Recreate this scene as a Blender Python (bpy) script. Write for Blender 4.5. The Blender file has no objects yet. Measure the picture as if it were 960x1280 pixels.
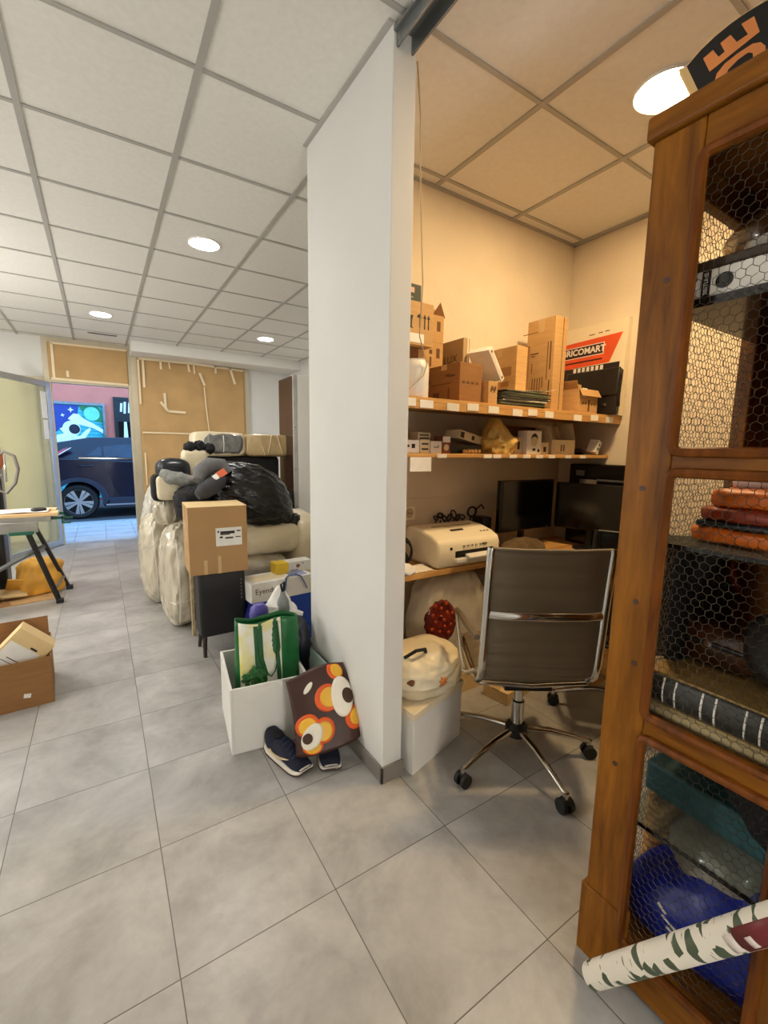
import bpy, bmesh, math, random
from math import sin, cos, pi, radians
from mathutils import Vector, Matrix, noise
random.seed(7)
SC = bpy.context.scene
COL = SC.collection

# ------------------------------------------------------------------ camera
cam_d = bpy.data.cameras.new('camera')
cam = bpy.data.objects.new('camera', cam_d)
COL.objects.link(cam)
cam_d.sensor_fit = 'HORIZONTAL'
cam_d.sensor_width = 36.0
cam_d.lens = 548.4057 / 960.0 * 36.0
cam_d.clip_start = 0.02
cam_d.clip_end = 200
CR = Vector((0.84180979, -0.53956471, 0.01504023))
CU = Vector((0.06354774, 0.12673812, 0.98989855))
CF = Vector((0.53602049, 0.83235051, -0.14097751))
cam.matrix_world = Matrix(((CR.x, CU.x, -CF.x, 0.0), (CR.y, CU.y, -CF.y, 0.0), (CR.z, CU.z, -CF.z, 1.38), (0, 0, 0, 1)))
SC.camera = cam

# ------------------------------------------------------------------ world, exposure, lamp strengths
w = bpy.data.worlds.new('sky'); SC.world = w; w.use_nodes = True
bg = w.node_tree.nodes['Background']
bg.inputs[0].default_value = (0.27, 0.56, 1.0, 1)
bg.inputs[1].default_value = 2.35
SC.view_settings.view_transform = 'Standard'
SC.view_settings.look = 'None'
SC.view_settings.gamma = 1
SC.view_settings.use_curve_mapping = False
SC.view_settings.exposure = 0.9
GLOBE_FILL = 42.0  # radiance of the added, unseen fill globes
HALL_LAMP = 105.0        # radiance of the hall downlights
OFFICE_LAMP = 165.0      # radiance of the warm office downlight

# ------------------------------------------------------------------ materials
def s2l(c):
    c = c / 255.0
    return c / 12.92 if c <= 0.04045 else ((c + 0.055) / 1.055) ** 2.4
def rgb(r, g, b): return (s2l(r), s2l(g), s2l(b), 1)
MATS = {}
def mat(name, c, rough=0.6, metal=0.0, var=0.08, vscale=6.0, bump=0.0, bscale=60.0, stretch=(1, 1, 1), spec=0.5, coat=0.0, alpha=1.0, sheen=0.0, trans=0.0):
    """plain surface with procedural colour variation and bump"""
    if name in MATS: return MATS[name]
    m = bpy.data.materials.new(name); m.use_nodes = True
    nt = m.node_tree; b = nt.nodes['Principled BSDF']
    b.inputs['Roughness'].default_value = rough
    b.inputs['Metallic'].default_value = metal
    b.inputs['Specular IOR Level'].default_value = spec
    b.inputs['Coat Weight'].default_value = coat
    b.inputs['Alpha'].default_value = alpha
    b.inputs['Sheen Weight'].default_value = sheen
    b.inputs['Transmission Weight'].default_value = trans
    tc = nt.nodes.new('ShaderNodeTexCoord')
    mp = nt.nodes.new('ShaderNodeMapping'); mp.inputs['Scale'].default_value = stretch
    nt.links.new(tc.outputs['Object'], mp.inputs['Vector'])
    n = nt.nodes.new('ShaderNodeTexNoise'); n.inputs['Scale'].default_value = vscale; n.inputs['Detail'].default_value = 6
    nt.links.new(mp.outputs[0], n.inputs['Vector'])
    r = nt.nodes.new('ShaderNodeValToRGB')
    lo = tuple(max(0, x * (1 - var * 1.6)) for x in c[:3]) + (1,)
    hi = tuple(min(1, x * (1 + var * 1.6)) for x in c[:3]) + (1,)
    r.color_ramp.elements[0].position = 0.3; r.color_ramp.elements[0].color = lo
    r.color_ramp.elements[1].position = 0.7; r.color_ramp.elements[1].color = hi
    nt.links.new(n.outputs[0], r.inputs[0]); nt.links.new(r.outputs[0], b.inputs['Base Color'])
    if bump > 0:
        n2 = nt.nodes.new('ShaderNodeTexNoise'); n2.inputs['Scale'].default_value = bscale; n2.inputs['Detail'].default_value = 4
        nt.links.new(mp.outputs[0], n2.inputs['Vector'])
        bp = nt.nodes.new('ShaderNodeBump'); bp.inputs['Strength'].default_value = bump; bp.inputs['Distance'].default_value = 0.01
        nt.links.new(n2.outputs[0], bp.inputs['Height']); nt.links.new(bp.outputs[0], b.inputs['Normal'])
    MATS[name] = m
    return m
def wood(name, c1, c2, axis='Z', scale=6.0, rough=0.45, bump=0.15):
    if name in MATS: return MATS[name]
    m = bpy.data.materials.new(name); m.use_nodes = True
    nt = m.node_tree; b = nt.nodes['Principled BSDF']; b.inputs['Roughness'].default_value = rough; b.inputs['Specular IOR Level'].default_value = .18
    tc = nt.nodes.new('ShaderNodeTexCoord'); mp = nt.nodes.new('ShaderNodeMapping')
    st = {'X': (0.12, 1, 1), 'Y': (1, 0.12, 1), 'Z': (1, 1, 0.12)}[axis]
    mp.inputs['Scale'].default_value = tuple(scale * s for s in st)
    nt.links.new(tc.outputs['Object'], mp.inputs['Vector'])
    n = nt.nodes.new('ShaderNodeTexNoise'); n.inputs['Scale'].default_value = 2.2; n.inputs['Detail'].default_value = 8; n.inputs['Distortion'].default_value = 1.2
    n2 = nt.nodes.new('ShaderNodeTexNoise'); n2.inputs['Scale'].default_value = 16; n2.inputs['Detail'].default_value = 5
    nt.links.new(mp.outputs[0], n.inputs['Vector']); nt.links.new(mp.outputs[0], n2.inputs['Vector'])
    mx = nt.nodes.new('ShaderNodeMath'); mx.operation = 'MULTIPLY_ADD'; mx.inputs[1].default_value = 0.35
    nt.links.new(n2.outputs[0], mx.inputs[0]); nt.links.new(n.outputs[0], mx.inputs[2])
    r = nt.nodes.new('ShaderNodeValToRGB')
    r.color_ramp.elements[0].position = 0.42; r.color_ramp.elements[0].color = c1
    r.color_ramp.elements[1].position = 0.9; r.color_ramp.elements[1].color = c2
    nt.links.new(mx.outputs[0], r.inputs[0]); nt.links.new(r.outputs[0], b.inputs['Base Color'])
    bp = nt.nodes.new('ShaderNodeBump'); bp.inputs['Strength'].default_value = bump; bp.inputs['Distance'].default_value = 0.004
    nt.links.new(mx.outputs[0], bp.inputs['Height']); nt.links.new(bp.outputs[0], b.inputs['Normal'])
    MATS[name] = m
    return m
def emit(name, c, s):
    if name in MATS: return MATS[name]
    m = bpy.data.materials.new(name); m.use_nodes = True
    b = m.node_tree.nodes['Principled BSDF']
    b.inputs['Base Color'].default_value = (0.8, 0.8, 0.8, 1)
    b.inputs['Emission Color'].default_value = c; b.inputs['Emission Strength'].default_value = s
    MATS[name] = m
    return m
def glass(name, c, rough=0.05, mix=0.25):
    """thin sheet glass: mostly see-through, a little gloss and tint"""
    if name in MATS: return MATS[name]
    m = bpy.data.materials.new(name); m.use_nodes = True
    nt = m.node_tree; nt.nodes.clear()
    o = nt.nodes.new('ShaderNodeOutputMaterial'); t = nt.nodes.new('ShaderNodeBsdfTransparent'); t.inputs[0].default_value = c
    g = nt.nodes.new('ShaderNodeBsdfPrincipled'); g.inputs['Base Color'].default_value = c; g.inputs['Roughness'].default_value = rough
    x = nt.nodes.new('ShaderNodeMixShader')
    n = nt.nodes.new('ShaderNodeTexNoise'); n.inputs['Scale'].default_value = 3
    mr = nt.nodes.new('ShaderNodeMapRange'); mr.inputs[3].default_value = mix * 0.7; mr.inputs[4].default_value = mix * 1.3
    nt.links.new(n.outputs[0], mr.inputs[0]); nt.links.new(mr.outputs[0], x.inputs[0])
    nt.links.new(t.outputs[0], x.inputs[1]); nt.links.new(g.outputs[0], x.inputs[2]); nt.links.new(x.outputs[0], o.inputs[0])
    MATS[name] = m
    return m

def floor_material():
    m = bpy.data.materials.new('grey porcelain tile'); m.use_nodes = True
    nt = m.node_tree; b = nt.nodes['Principled BSDF']; L = nt.links.new
    tc = nt.nodes.new('ShaderNodeTexCoord'); mp = nt.nodes.new('ShaderNodeMapping')
    mp.inputs['Location'].default_value = (-0.09 + 0.4495 * 40, -1.087 + 0.4495 * 40, 0)
    L(tc.outputs['Object'], mp.inputs['Vector'])
    br = nt.nodes.new('ShaderNodeTexBrick'); br.offset = 0; br.squash = 1
    br.inputs['Scale'].default_value = 1; br.inputs['Brick Width'].default_value = 0.4495; br.inputs['Row Height'].default_value = 0.4495
    br.inputs['Mortar Size'].default_value = 0.0018; br.inputs['Mortar Smooth'].default_value = 0.3; br.inputs['Bias'].default_value = 0
    br.inputs['Color1'].default_value = (0, 0, 0, 1); br.inputs['Color2'].default_value = (1, 1, 1, 1)
    L(mp.outputs[0], br.inputs['Vector'])
    # each tile shifts the cement pattern
    sh = nt.nodes.new('ShaderNodeVectorMath'); sh.operation = 'MULTIPLY_ADD'; sh.inputs[1].default_value = (7, 3, 5)
    L(br.outputs['Color'], sh.inputs[0]); L(tc.outputs['Object'], sh.inputs[2])
    n = nt.nodes.new('ShaderNodeTexNoise'); n.inputs['Scale'].default_value = 3.2; n.inputs['Detail'].default_value = 9; n.inputs['Roughness'].default_value = 0.62; n.inputs['Distortion'].default_value = 0.5
    L(sh.outputs[0], n.inputs['Vector'])
    n3 = nt.nodes.new('ShaderNodeTexNoise'); n3.inputs['Scale'].default_value = 30; n3.inputs['Detail'].default_value = 5
    L(sh.outputs[0], n3.inputs['Vector'])
    ad = nt.nodes.new('ShaderNodeMath'); ad.operation = 'MULTIPLY_ADD'; ad.inputs[1].default_value = 0.16
    L(n3.outputs[0], ad.inputs[0]); L(n.outputs[0], ad.inputs[2])
    r = nt.nodes.new('ShaderNodeValToRGB'); e = r.color_ramp.elements
    e[0].position = 0.36; e[0].color = rgb(142, 139, 134)
    e[1].position = 0.74; e[1].color = rgb(182, 180, 175)
    L(ad.outputs[0], r.inputs[0])
    mx = nt.nodes.new('ShaderNodeMix'); mx.data_type = 'RGBA'
    L(br.outputs['Fac'], mx.inputs['Factor']); L(r.outputs[0], mx.inputs['A']); mx.inputs['B'].default_value = rgb(96, 92, 86)
    L(mx.outputs['Result'], b.inputs['Base Color'])
    rr = nt.nodes.new('ShaderNodeMapRange'); rr.inputs[3].default_value = 0.24; rr.inputs[4].default_value = 0.42
    L(n.outputs[0], rr.inputs[0]); L(rr.outputs[0], b.inputs['Roughness'])
    bp = nt.nodes.new('ShaderNodeBump'); bp.inputs['Strength'].default_value = 0.25; bp.inputs['Distance'].default_value = 0.002; bp.invert = True
    L(br.outputs['Fac'], bp.inputs['Height']); L(bp.outputs[0], b.inputs['Normal'])
    b.inputs['Specular IOR Level'].default_value = 0.4
    return m

M_FLOOR = floor_material()
M_WALL = mat('white wall paint', rgb(217, 216, 211), 0.75, var=0.02, vscale=2, bump=0.06, bscale=160)
M_CREAM = mat('cream wall plaster', rgb(228, 214, 190), 0.8, var=0.04, vscale=3, bump=0.2, bscale=40)
M_CEIL = mat('ceiling tile', rgb(228, 225, 218), 0.9, var=0.02, vscale=40, bump=0.1, bscale=300)
M_TBAR = mat('ceiling grid bar', rgb(172, 169, 162), 0.5, var=0.02)
M_BASE = mat('grey baseboard tile', rgb(128, 122, 114), 0.4, var=0.08, vscale=5)
M_KRAFT = mat('kraft paper', rgb(186, 150, 98), 0.7, var=0.07, vscale=3, bump=0.25, bscale=5)
M_TAPE = mat('cream masking tape', rgb(232, 214, 178), 0.6, var=0.03)
M_FRAME = mat('champagne aluminium', rgb(196, 184, 158), 0.4, metal=0.3, var=0.03)
M_ALU = mat('brushed aluminium', rgb(176, 182, 186), 0.35, metal=0.7, var=0.03, vscale=12)
M_CHROME = mat('chrome', rgb(205, 203, 198), 0.12, metal=1.0, var=0.02)
M_STEEL = mat('galvanised steel', rgb(140, 143, 143), 0.35, metal=0.8, var=0.1, vscale=10)
M_CARD = mat('brown cardboard', rgb(196, 156, 102), 0.8, var=0.05, vscale=10, bump=0.08, bscale=80, stretch=(1, 1, 8))
M_CARD_D = mat('dark brown cardboard', rgb(150, 106, 60), 0.8, var=0.06, vscale=8, bump=0.08, bscale=80, stretch=(1, 1, 8))
M_CARD_L = mat('light cardboard', rgb(226, 196, 142), 0.8, var=0.04, vscale=8, bump=0.06, bscale=80)
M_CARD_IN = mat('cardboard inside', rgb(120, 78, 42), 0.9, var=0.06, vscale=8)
M_CTAPE = mat('glossy parcel tape', rgb(206, 174, 124), 0.25, var=0.03)
M_INK = mat('black print', rgb(42, 34, 26), 0.7, var=0.05)
M_BINK = mat('brown print', rgb(104, 72, 38), 0.8, var=0.05)
M_PAPER = mat('white paper', rgb(236, 232, 224), 0.7, var=0.03, vscale=20)
M_WHITE = mat('white plastic', rgb(232, 230, 224), 0.4, var=0.02)
M_WHITEBOX = mat('white laminated board', rgb(230, 227, 220), 0.5, var=0.015)
M_BLACK = mat('black plastic', rgb(24, 23, 23), 0.4, var=0.1)
M_BLACKG = mat('glossy black plastic', rgb(14, 13, 14), 0.14, var=0.1)
M_BLACKF = mat('black fabric', rgb(22, 21, 22), 0.85, var=0.15, vscale=30, bump=0.4, bscale=120)
M_LEATHER = mat('black leather', rgb(26, 24, 24), 0.38, var=0.12, vscale=20, bump=0.2, bscale=150)
M_RUBBER = mat('black rubber', rgb(18, 18, 18), 0.6, var=0.1)
M_PINE = wood('honey pine', rgb(88, 48, 6), rgb(144, 90, 22), 'Z', 7)
M_PINE_Y = wood('honey pine rail', rgb(88, 48, 6), rgb(144, 90, 22), 'Y', 7)
M_PINE_X = wood('honey pine cross', rgb(88, 48, 6), rgb(144, 90, 22), 'X', 7)
M_SHELF = wood('light shelf board', rgb(186, 134, 74), rgb(222, 176, 112), 'X', 6, 0.5, 0.06)
M_KNOT = mat('pine knot', rgb(64, 34, 14), 0.5, var=0.2, vscale=40)

# ------------------------------------------------------------------ mesh builder
def frame_for(d):
    d = d.normalized()
    a = Vector((0, 0, 1)) if abs(d.z) < 0.95 else Vector((1, 0, 0))
    u = d.cross(a).normalized(); v = d.cross(u).normalized()
    return u, v
class MB:
    def __init__(s): s.bm = bmesh.new()
    def quad(s, pts, m=0):
        f = s.bm.faces.new([s.bm.verts.new(p) for p in pts]); f.material_index = m; return f
    def box(s, c, sz, rot=None, m=0):
        c = Vector(c); R = rot if rot is not None else Matrix.Identity(3)
        if isinstance(R, (tuple, list)):
            from mathutils import Euler
            R = Euler(R).to_matrix()
        vs = [s.bm.verts.new(c + R @ Vector((x * sz[0] / 2, y * sz[1] / 2, z * sz[2] / 2))) for x in (-1, 1) for y in (-1, 1) for z in (-1, 1)]
        for q in ((0, 1, 3, 2), (4, 6, 7, 5), (0, 4, 5, 1), (2, 3, 7, 6), (0, 2, 6, 4), (1, 5, 7, 3)):
            f = s.bm.faces.new([vs[i] for i in q]); f.material_index = m
        return s
    def bx(s, x0, x1, y0, y1, z0, z1, m=0):
        return s.box(((x0 + x1) / 2, (y0 + y1) / 2, (z0 + z1) / 2), (x1 - x0, y1 - y0, z1 - z0), None, m)
    def ring(s, c, u, v, r, n):
        return [s.bm.verts.new(c + u * (r * cos(2 * pi * i / n)) + v * (r * sin(2 * pi * i / n))) for i in range(n)]
    def bridge(s, a, b, m=0):
        n = len(a)
        for i in range(n):
            f = s.bm.faces.new((a[i], a[(i + 1) % n], b[(i + 1) % n], b[i])); f.material_index = m
    def cap(s, a, m=0):
        f = s.bm.faces.new(a); f.material_index = m
    def cyl(s, p0, p1, r0, r1=None, n=20, m=0, cap=True):
        p0, p1 = Vector(p0), Vector(p1); r1 = r0 if r1 is None else r1
        u, v = frame_for(p1 - p0)
        a = s.ring(p0, u, v, r0, n); b = s.ring(p1, u, v, r1, n)
        s.bridge(a, b, m)
        if cap: s.cap(a[::-1], m); s.cap(b, m)
        return s
    def tube(s, pts, r, n=10, m=0, closed=False, flat=1.0):
        pts = [Vector(p) for p in pts]; N = len(pts); rings = []; u = None
        for i, p in enumerate(pts):
            a = pts[(i - 1) % N] if (closed or i > 0) else p; b = pts[(i + 1) % N] if (closed or i < N - 1) else p
            d = (b - a).normalized()
            if u is None: u, v = frame_for(d)
            else:
                u = (u - d * u.dot(d)).normalized(); v = d.cross(u).normalized()
            rr = r[i] if isinstance(r, (list, tuple)) else r
            rings.append([s.bm.verts.new(p + u * (rr * cos(2 * pi * k / n)) + v * (rr * flat * sin(2 * pi * k / n))) for k in range(n)])
        for i in range(N - 1): s.bridge(rings[i], rings[i + 1], m)
        if closed: s.bridge(rings[-1], rings[0], m)
        else: s.cap(rings[0][::-1], m); s.cap(rings[-1], m)
        return s
    def lathe(s, prof, c=(0, 0, 0), n=28, m=0, axis='Z', cap=True):
        c = Vector(c); rings = []
        for r, z in prof:
            if axis == 'Z': P = [Vector((r * cos(2 * pi * i / n), r * sin(2 * pi * i / n), z)) for i in range(n)]
            elif axis == 'Y': P = [Vector((r * cos(2 * pi * i / n), z, r * sin(2 * pi * i / n))) for i in range(n)]
            else: P = [Vector((z, r * cos(2 * pi * i / n), r * sin(2 * pi * i / n))) for i in range(n)]
            rings.append([s.bm.verts.new(c + p) for p in P])
        for a, b in zip(rings, rings[1:]): s.bridge(a, b, m)
        if cap: s.cap(rings[0][::-1], m); s.cap(rings[-1], m)
        return s
    def prism(s, poly, f, d0, d1, m=0, mside=None):
        """poly of (u,v); f(u,v,w)->xyz"""
        a = [s.bm.verts.new(f(u, v, d0)) for u, v in poly]; b = [s.bm.verts.new(f(u, v, d1)) for u, v in poly]
        s.bridge(a, b, m if mside is None else mside)
        s.cap(a[::-1], m); s.cap(b, m)
        return s
    def grid(s, fn, nu, nv, m=0, wrapu=False, thick=0.0):
        V = [[s.bm.verts.new(fn(i / nu, j / nv)) for j in range(nv + 1)] for i in range(nu + (0 if wrapu else 1))]
        n = len(V)
        for i in range(nu):
            for j in range(nv):
                f = s.bm.faces.new((V[i][j], V[(i + 1) % n][j], V[(i + 1) % n][j + 1], V[i][j + 1])); f.material_index = m
        return s
    def blob(s, c, rad, e=1.0, amp=0.0, freq=3.0, ridge=False, spikes=(), nu=40, nv=24, rot=None, m=0, seed=0.0, flatbottom=None, ns=(1, 1, 1)):
        """superellipsoid with noise wrinkles; e<1 squarer"""
        c = Vector(c); R = rot if rot is not None else Matrix.Identity(3)
        if isinstance(R, (tuple, list)):
            from mathutils import Euler
            R = Euler(R).to_matrix()
        def sg(x, p): return math.copysign(abs(x) ** p, x)
        def P(th, ph):
            d = Vector((cos(ph) * cos(th), cos(ph) * sin(th), sin(ph)))
            q = Vector((rad[0] * sg(cos(ph), e) * sg(cos(th), e), rad[1] * sg(cos(ph), e) * sg(sin(th), e), rad[2] * sg(sin(ph), e)))
            k = 0.0
            if amp:
                x = Vector((q.x * ns[0], q.y * ns[1], q.z * ns[2])) * freq + Vector((seed, seed * 1.7, seed * 0.6))
                if ridge: k = (1 - 2.2 * abs(noise.noise(x))) + 0.5 * (1 - 2.2 * abs(noise.noise(x * 2.1)))
                else: k = noise.noise(x) + 0.5 * noise.noise(x * 2.3)
            q = q + d * (k * amp)
            for sd, sa, sp in spikes:
                t = max(0.0, d.dot(Vector(sd).normalized()))
                q = q + Vector(sd).normalized() * (sa * t ** sp)
            q = c + R @ q
            if flatbottom is not None and q.z < flatbottom: q.z = flatbottom + (q.z - flatbottom) * 0.02
            return q
        rings = []
        for j in range(1, nv):
            ph = -pi / 2 + pi * j / nv
            rings.append([s.bm.verts.new(P(2 * pi * i / nu, ph)) for i in range(nu)])
        for a, b in zip(rings, rings[1:]): s.bridge(a, b, m)
        bot = s.bm.verts.new(P(0, -pi / 2)); top = s.bm.verts.new(P(0, pi / 2))
        for i in range(nu):
            f = s.bm.faces.new((bot, rings[0][(i + 1) % nu], rings[0][i])); f.material_index = m
            f = s.bm.faces.new((top, rings[-1][i], rings[-1][(i + 1) % nu])); f.material_index = m
        return s
    def build(s, name, mats, parent=None, loc=None, rot=None, bev=0.0, seg=2, smooth=38, solid=0.0, sub=0):
        bmesh.ops.recalc_face_normals(s.bm, faces=s.bm.faces[:])
        me = bpy.data.meshes.new(name); s.bm.to_mesh(me); s.bm.free()
        if not isinstance(mats, (list, tuple)): mats = [mats]
        for m in mats: me.materials.append(m)
        if smooth:
            for p in me.polygons: p.use_smooth = True
            me.set_sharp_from_angle(angle=radians(smooth))
        o = bpy.data.objects.new(name, me); COL.objects.link(o)
        if loc is not None: o.location = loc
        if rot is not None: o.rotation_euler = rot
        if parent is not None: o.parent = parent
        if solid:
            md = o.modifiers.new('solid', 'SOLIDIFY'); md.thickness = solid; md.offset = 0
        if bev:
            md = o.modifiers.new('bevel', 'BEVEL'); md.width = bev; md.segments = seg; md.limit_method = 'ANGLE'; md.angle_limit = radians(40)
        if sub:
            md = o.modifiers.new('sub', 'SUBSURF'); md.levels = sub; md.render_levels = sub
        return o
def thing(name, label, cat, loc=(0, 0, 0), rz=0.0, group=None, rot=None):
    o = bpy.data.objects.new(name, None); COL.objects.link(o); o.empty_display_size = 0.05
    o.location = loc; o.rotation_euler = rot if rot is not None else (0, 0, rz)
    o['label'] = label; o['category'] = cat
    if group: o['group'] = group
    return o
def tag(o, label, cat, group=None, kind=None):
    o['label'] = label; o['category'] = cat
    if group: o['group'] = group
    if kind: o['kind'] = kind
    return o
def struct(o):
    o['kind'] = 'structure'; return o
def text_mb(txt, size, m=0, f=None, depth=0.001, bold=0.0, align='CENTER', mb=None):
    """lettering as a thin solid; f maps (x,y,z) of the flat text to the place"""
    cu = bpy.data.curves.new('t', 'FONT'); cu.body = txt; cu.size = size; cu.extrude = depth / 2; cu.offset = bold; cu.align_x = align; cu.align_y = 'CENTER'
    cu.resolution_u = 3
    ob = bpy.data.objects.new('t', cu); COL.objects.link(ob)
    dg = bpy.context.evaluated_depsgraph_get()
    me = bpy.data.meshes.new_from_object(ob.evaluated_get(dg))
    mb = mb or MB()
    vs = [mb.bm.verts.new(f(*v.co) if f else v.co) for v in me.vertices]
    for p in me.polygons:
        try:
            fc = mb.bm.faces.new([vs[i] for i in p.vertices]); fc.material_index = m
        except ValueError: pass
    bpy.data.objects.remove(ob); bpy.data.curves.remove(cu); bpy.data.meshes.remove(me)
    return mb

# ================================================================== THE SETTING
ZC = 2.78
XR = 2.84            # right wall
YF = 7.5             # shop front
XL, YB = -3.3, -2.4
def slab(name, x0, x1, y0, y1, z0, z1, m, bev=0.0, parent=None):
    o = MB().bx(x0, x1, y0, y1, z0, z1).build(name, m, parent, bev=bev, smooth=0)
    if parent is None: struct(o)
    return o
slab('floor', XL - .1, XR + .1, YB - .1, YF + .06, -0.10, 0.0, M_FLOOR)
slab('ceiling', XL - .1, XR + .1, YB - .1, YF + .06, ZC, ZC + 0.08, M_CEIL)
slab('wall_left', XL - .1, XL, YB - .1, YF + .06, 0, ZC, M_WALL)
slab('wall_rear', XL, XR, YB - .1, YB, 0, ZC, M_WALL)
slab('wall_right', XR, XR + .1, YB - .1, YF + .06, 0, ZC, M_WALL)
slab('wall_office', 1.0, XR, 2.03, 2.12, 0, ZC, M_CREAM)
slab('wall_partition', .905, 1.0, 1.39, 2.12, 0, ZC, M_WALL, bev=.003)
# right wall of the office has the same cream plaster as its rear wall
slab('wall_plaster', XR - .012, XR, -0.9, 2.03, 0, ZC, M_CREAM)
mb = MB()
mb.bx(.895, .905, 1.38, 2.12, 0, .072); mb.bx(.895, 1.008, 1.38, 1.39, 0, .072)
struct(mb.build('baseboard_partition', M_BASE, bev=.0015))
mb = MB(); mb.bx(2.12, XR, YF - .012, YF, 0, .075); mb.bx(XR - .012, XR, 2.12, YF - .012, 0, .075)
struct(mb.build('baseboard_front', M_BASE, bev=.0015))
slab('wall_light_block', .985, 1.06, YB, -.375, 0, ZC, M_WALL)  # added wall out of view, keeps hall light off the office floor
# ceiling grid of T bars
mb = MB()
k = -0.2 - 0.6 * 5
xs = [-.2 + .6 * i for i in range(-5, 6)]
ys = [1.346 + .6 * j for j in range(-6, 11)]
for x in xs:
    if XL < x < XR: mb.bx(x - .013, x + .013, YB, YF, ZC - .006, ZC)
for y in ys:
    if YB < y < YF: mb.bx(XL, XR, y - .010, y + .010, ZC - .0052, ZC)
struct(mb.build('trim_1', M_TBAR, smooth=0))
mb = MB()
mb.bx(1.0, XR - .012, 2.012, 2.03, ZC - .012, ZC); mb.bx(XR - .03, XR - .012, -0.9, 2.03, ZC - .012, ZC)
mb.bx(.885, .905, 1.39, 2.12, ZC - .008, ZC)
struct(mb.build('trim_2', M_TBAR, smooth=0))
# dropped beam along the shop front
slab('beam', .44, XR, 7.0, YF, 2.64, ZC, M_CEIL, bev=.004)
# metal channel running from the end of the partition along the ceiling
mb = MB()
mb.bx(.915, .922, -1.2, 1.385, ZC - .075, ZC - .006); mb.bx(.975, .982, -1.2, 1.385, ZC - .075, ZC - .006)
mb.bx(.922, .975, -1.2, 1.385, ZC - .02, ZC - .006); mb.bx(.90, .915, -1.2, 1.385, ZC - .035, ZC - .028)
struct(mb.build('trim_3', M_STEEL, bev=.001))
# seam strip along the office wall
slab('trim_4', 1.0, XR - .012, 2.024, 2.03, 1.095, 1.101, M_CREAM)

# ---- shop front
slab('wall_front', XL, -2.6, YF, YF + .06, 0, ZC, M_WALL)
o = MB().bx(-2.6, -.56, YF, YF + .06, 2.26, ZC).build('wall_front_upper', M_WALL, smooth=0); struct(o)
slab('wall_front_pier', 2.12, XR, YF, YF + .06, 0, ZC, M_WALL)
slab('wall_front_cap', .44, 2.12, YF, YF + .06, 2.68, ZC, M_WALL)

def kraft_sheet(name, x0, x1, z0, z1, y, parent, seed):
    def f(u, v):
        x = x0 + (x1 - x0) * u; z = z0 + (z1 - z0) * v
        d = .010 * noise.noise(Vector((x * 1.6 + seed, z * 1.3, seed))) + .004 * noise.noise(Vector((x * 5 + z * 4, z * 3, seed)))
        return (x, y + d, z)
    return MB().grid(f, 36, 36).build(name, M_KRAFT, parent, solid=.002)
def tape(parent, pts, wd, y):
    """strip of tape through (x,z) points"""
    mb = MB()
    for (xa, za), (xb, zb) in zip(pts, pts[1:]):
        d = Vector((xb - xa, 0, zb - za)); L = d.length; ang = math.atan2(zb - za, xb - xa)
        mb.box(((xa + xb) / 2, y, (za + zb) / 2), (L, .0016, wd), (0, -ang, 0))
    return mb.build('masking_tape', M_TAPE, parent, smooth=0)
# window right of the door, papered over
win = bpy.data.objects.new('window_1', None); COL.objects.link(win); struct(win)
mb = MB()
mb.bx(.44, .53, YF - .05, YF + .05, 0, 2.68); mb.bx(2.03, 2.12, YF - .05, YF + .05, 0, 2.68)
mb.bx(.53, 2.03, YF - .05, YF + .05, 0, .08); mb.bx(.53, 2.03, YF - .05, YF + .05, 2.62, 2.68)
mb.build('window_frame', M_FRAME, win, bev=.004)
MB().bx(.53, 2.03, YF + .03, YF + .045, .08, 2.62).build('window_pane', mat('papered pane', rgb(150, 120, 80), 0.3), win)
kraft_sheet('kraft_paper', .52, 2.05, 1.58, 2.63, YF - .066, win, 3.1)
kraft_sheet('kraft_paper', .52, 2.05, .05, 1.60, YF - .074, win, 8.3)
yt = YF - .092
tape(win, [(.545, 1.575), (1.34, 1.575)], .022, yt)
tape(win, [(.60, 2.60), (.60, 2.22)], .03, yt)
tape(win, [(.83, 2.62), (.83, 2.50)], .03, yt); tape(win, [(.94, 2.62), (.95, 2.52)], .02, yt)
tape(win, [(1.20, 2.62), (1.22, 2.50)], .03, yt); tape(win, [(1.28, 2.62), (1.29, 2.48)], .02, yt)
tape(win, [(1.36, 2.50), (1.43, 2.32)], .035, yt); tape(win, [(1.60, 2.63), (1.60, 2.52)], .03, yt)
tape(win, [(1.82, 2.62), (1.89, 2.38)], .035, yt); tape(win, [(1.42, 2.30), (1.44, 1.95), (1.47, 1.62)], .016, yt)
tape(win, [(.86, 2.16), (.87, 1.92)], .035, yt); tape(win, [(.80, 2.03), (.90, 1.90), (1.14, 1.89)], .035, yt - .002)
tape(win, [(.545, 2.62), (1.30, 2.625), (2.03, 2.60)], .03, yt)
tape(win, [(.54, 2.60), (.54, 1.98)], .025, yt - .002); tape(win, [(.56, .8), (.56, 1.28)], .02, yt)
# papered side window left of the door, seen through the open leaf
w2 = bpy.data.objects.new('window_2', None); COL.objects.link(w2); struct(w2)
mb = MB(); mb.bx(-2.6, -2.5, YF - .04, YF + .05, 0, 2.26); mb.bx(-.66, -.56, YF - .04, YF + .05, 0, 2.26); mb.bx(-2.5, -.66, YF - .04, YF + .05, 0, .1); mb.bx(-2.5, -.66, YF - .04, YF + .05, 2.2, 2.26)
mb.build('window_frame', M_FRAME, w2, bev=.004)
MB().bx(-2.5, -.66, YF + .02, YF + .04, .1, 2.2).build('window_pane', mat('papered pane', rgb(150, 120, 80), 0.3), w2)
kraft_sheet('kraft_paper', -2.52, -.64, .06, 2.22, YF - .06, w2, 5.5).data.materials[0] = mat('pale backing paper', rgb(222, 210, 172), .7, var=.04, vscale=2)
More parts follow.
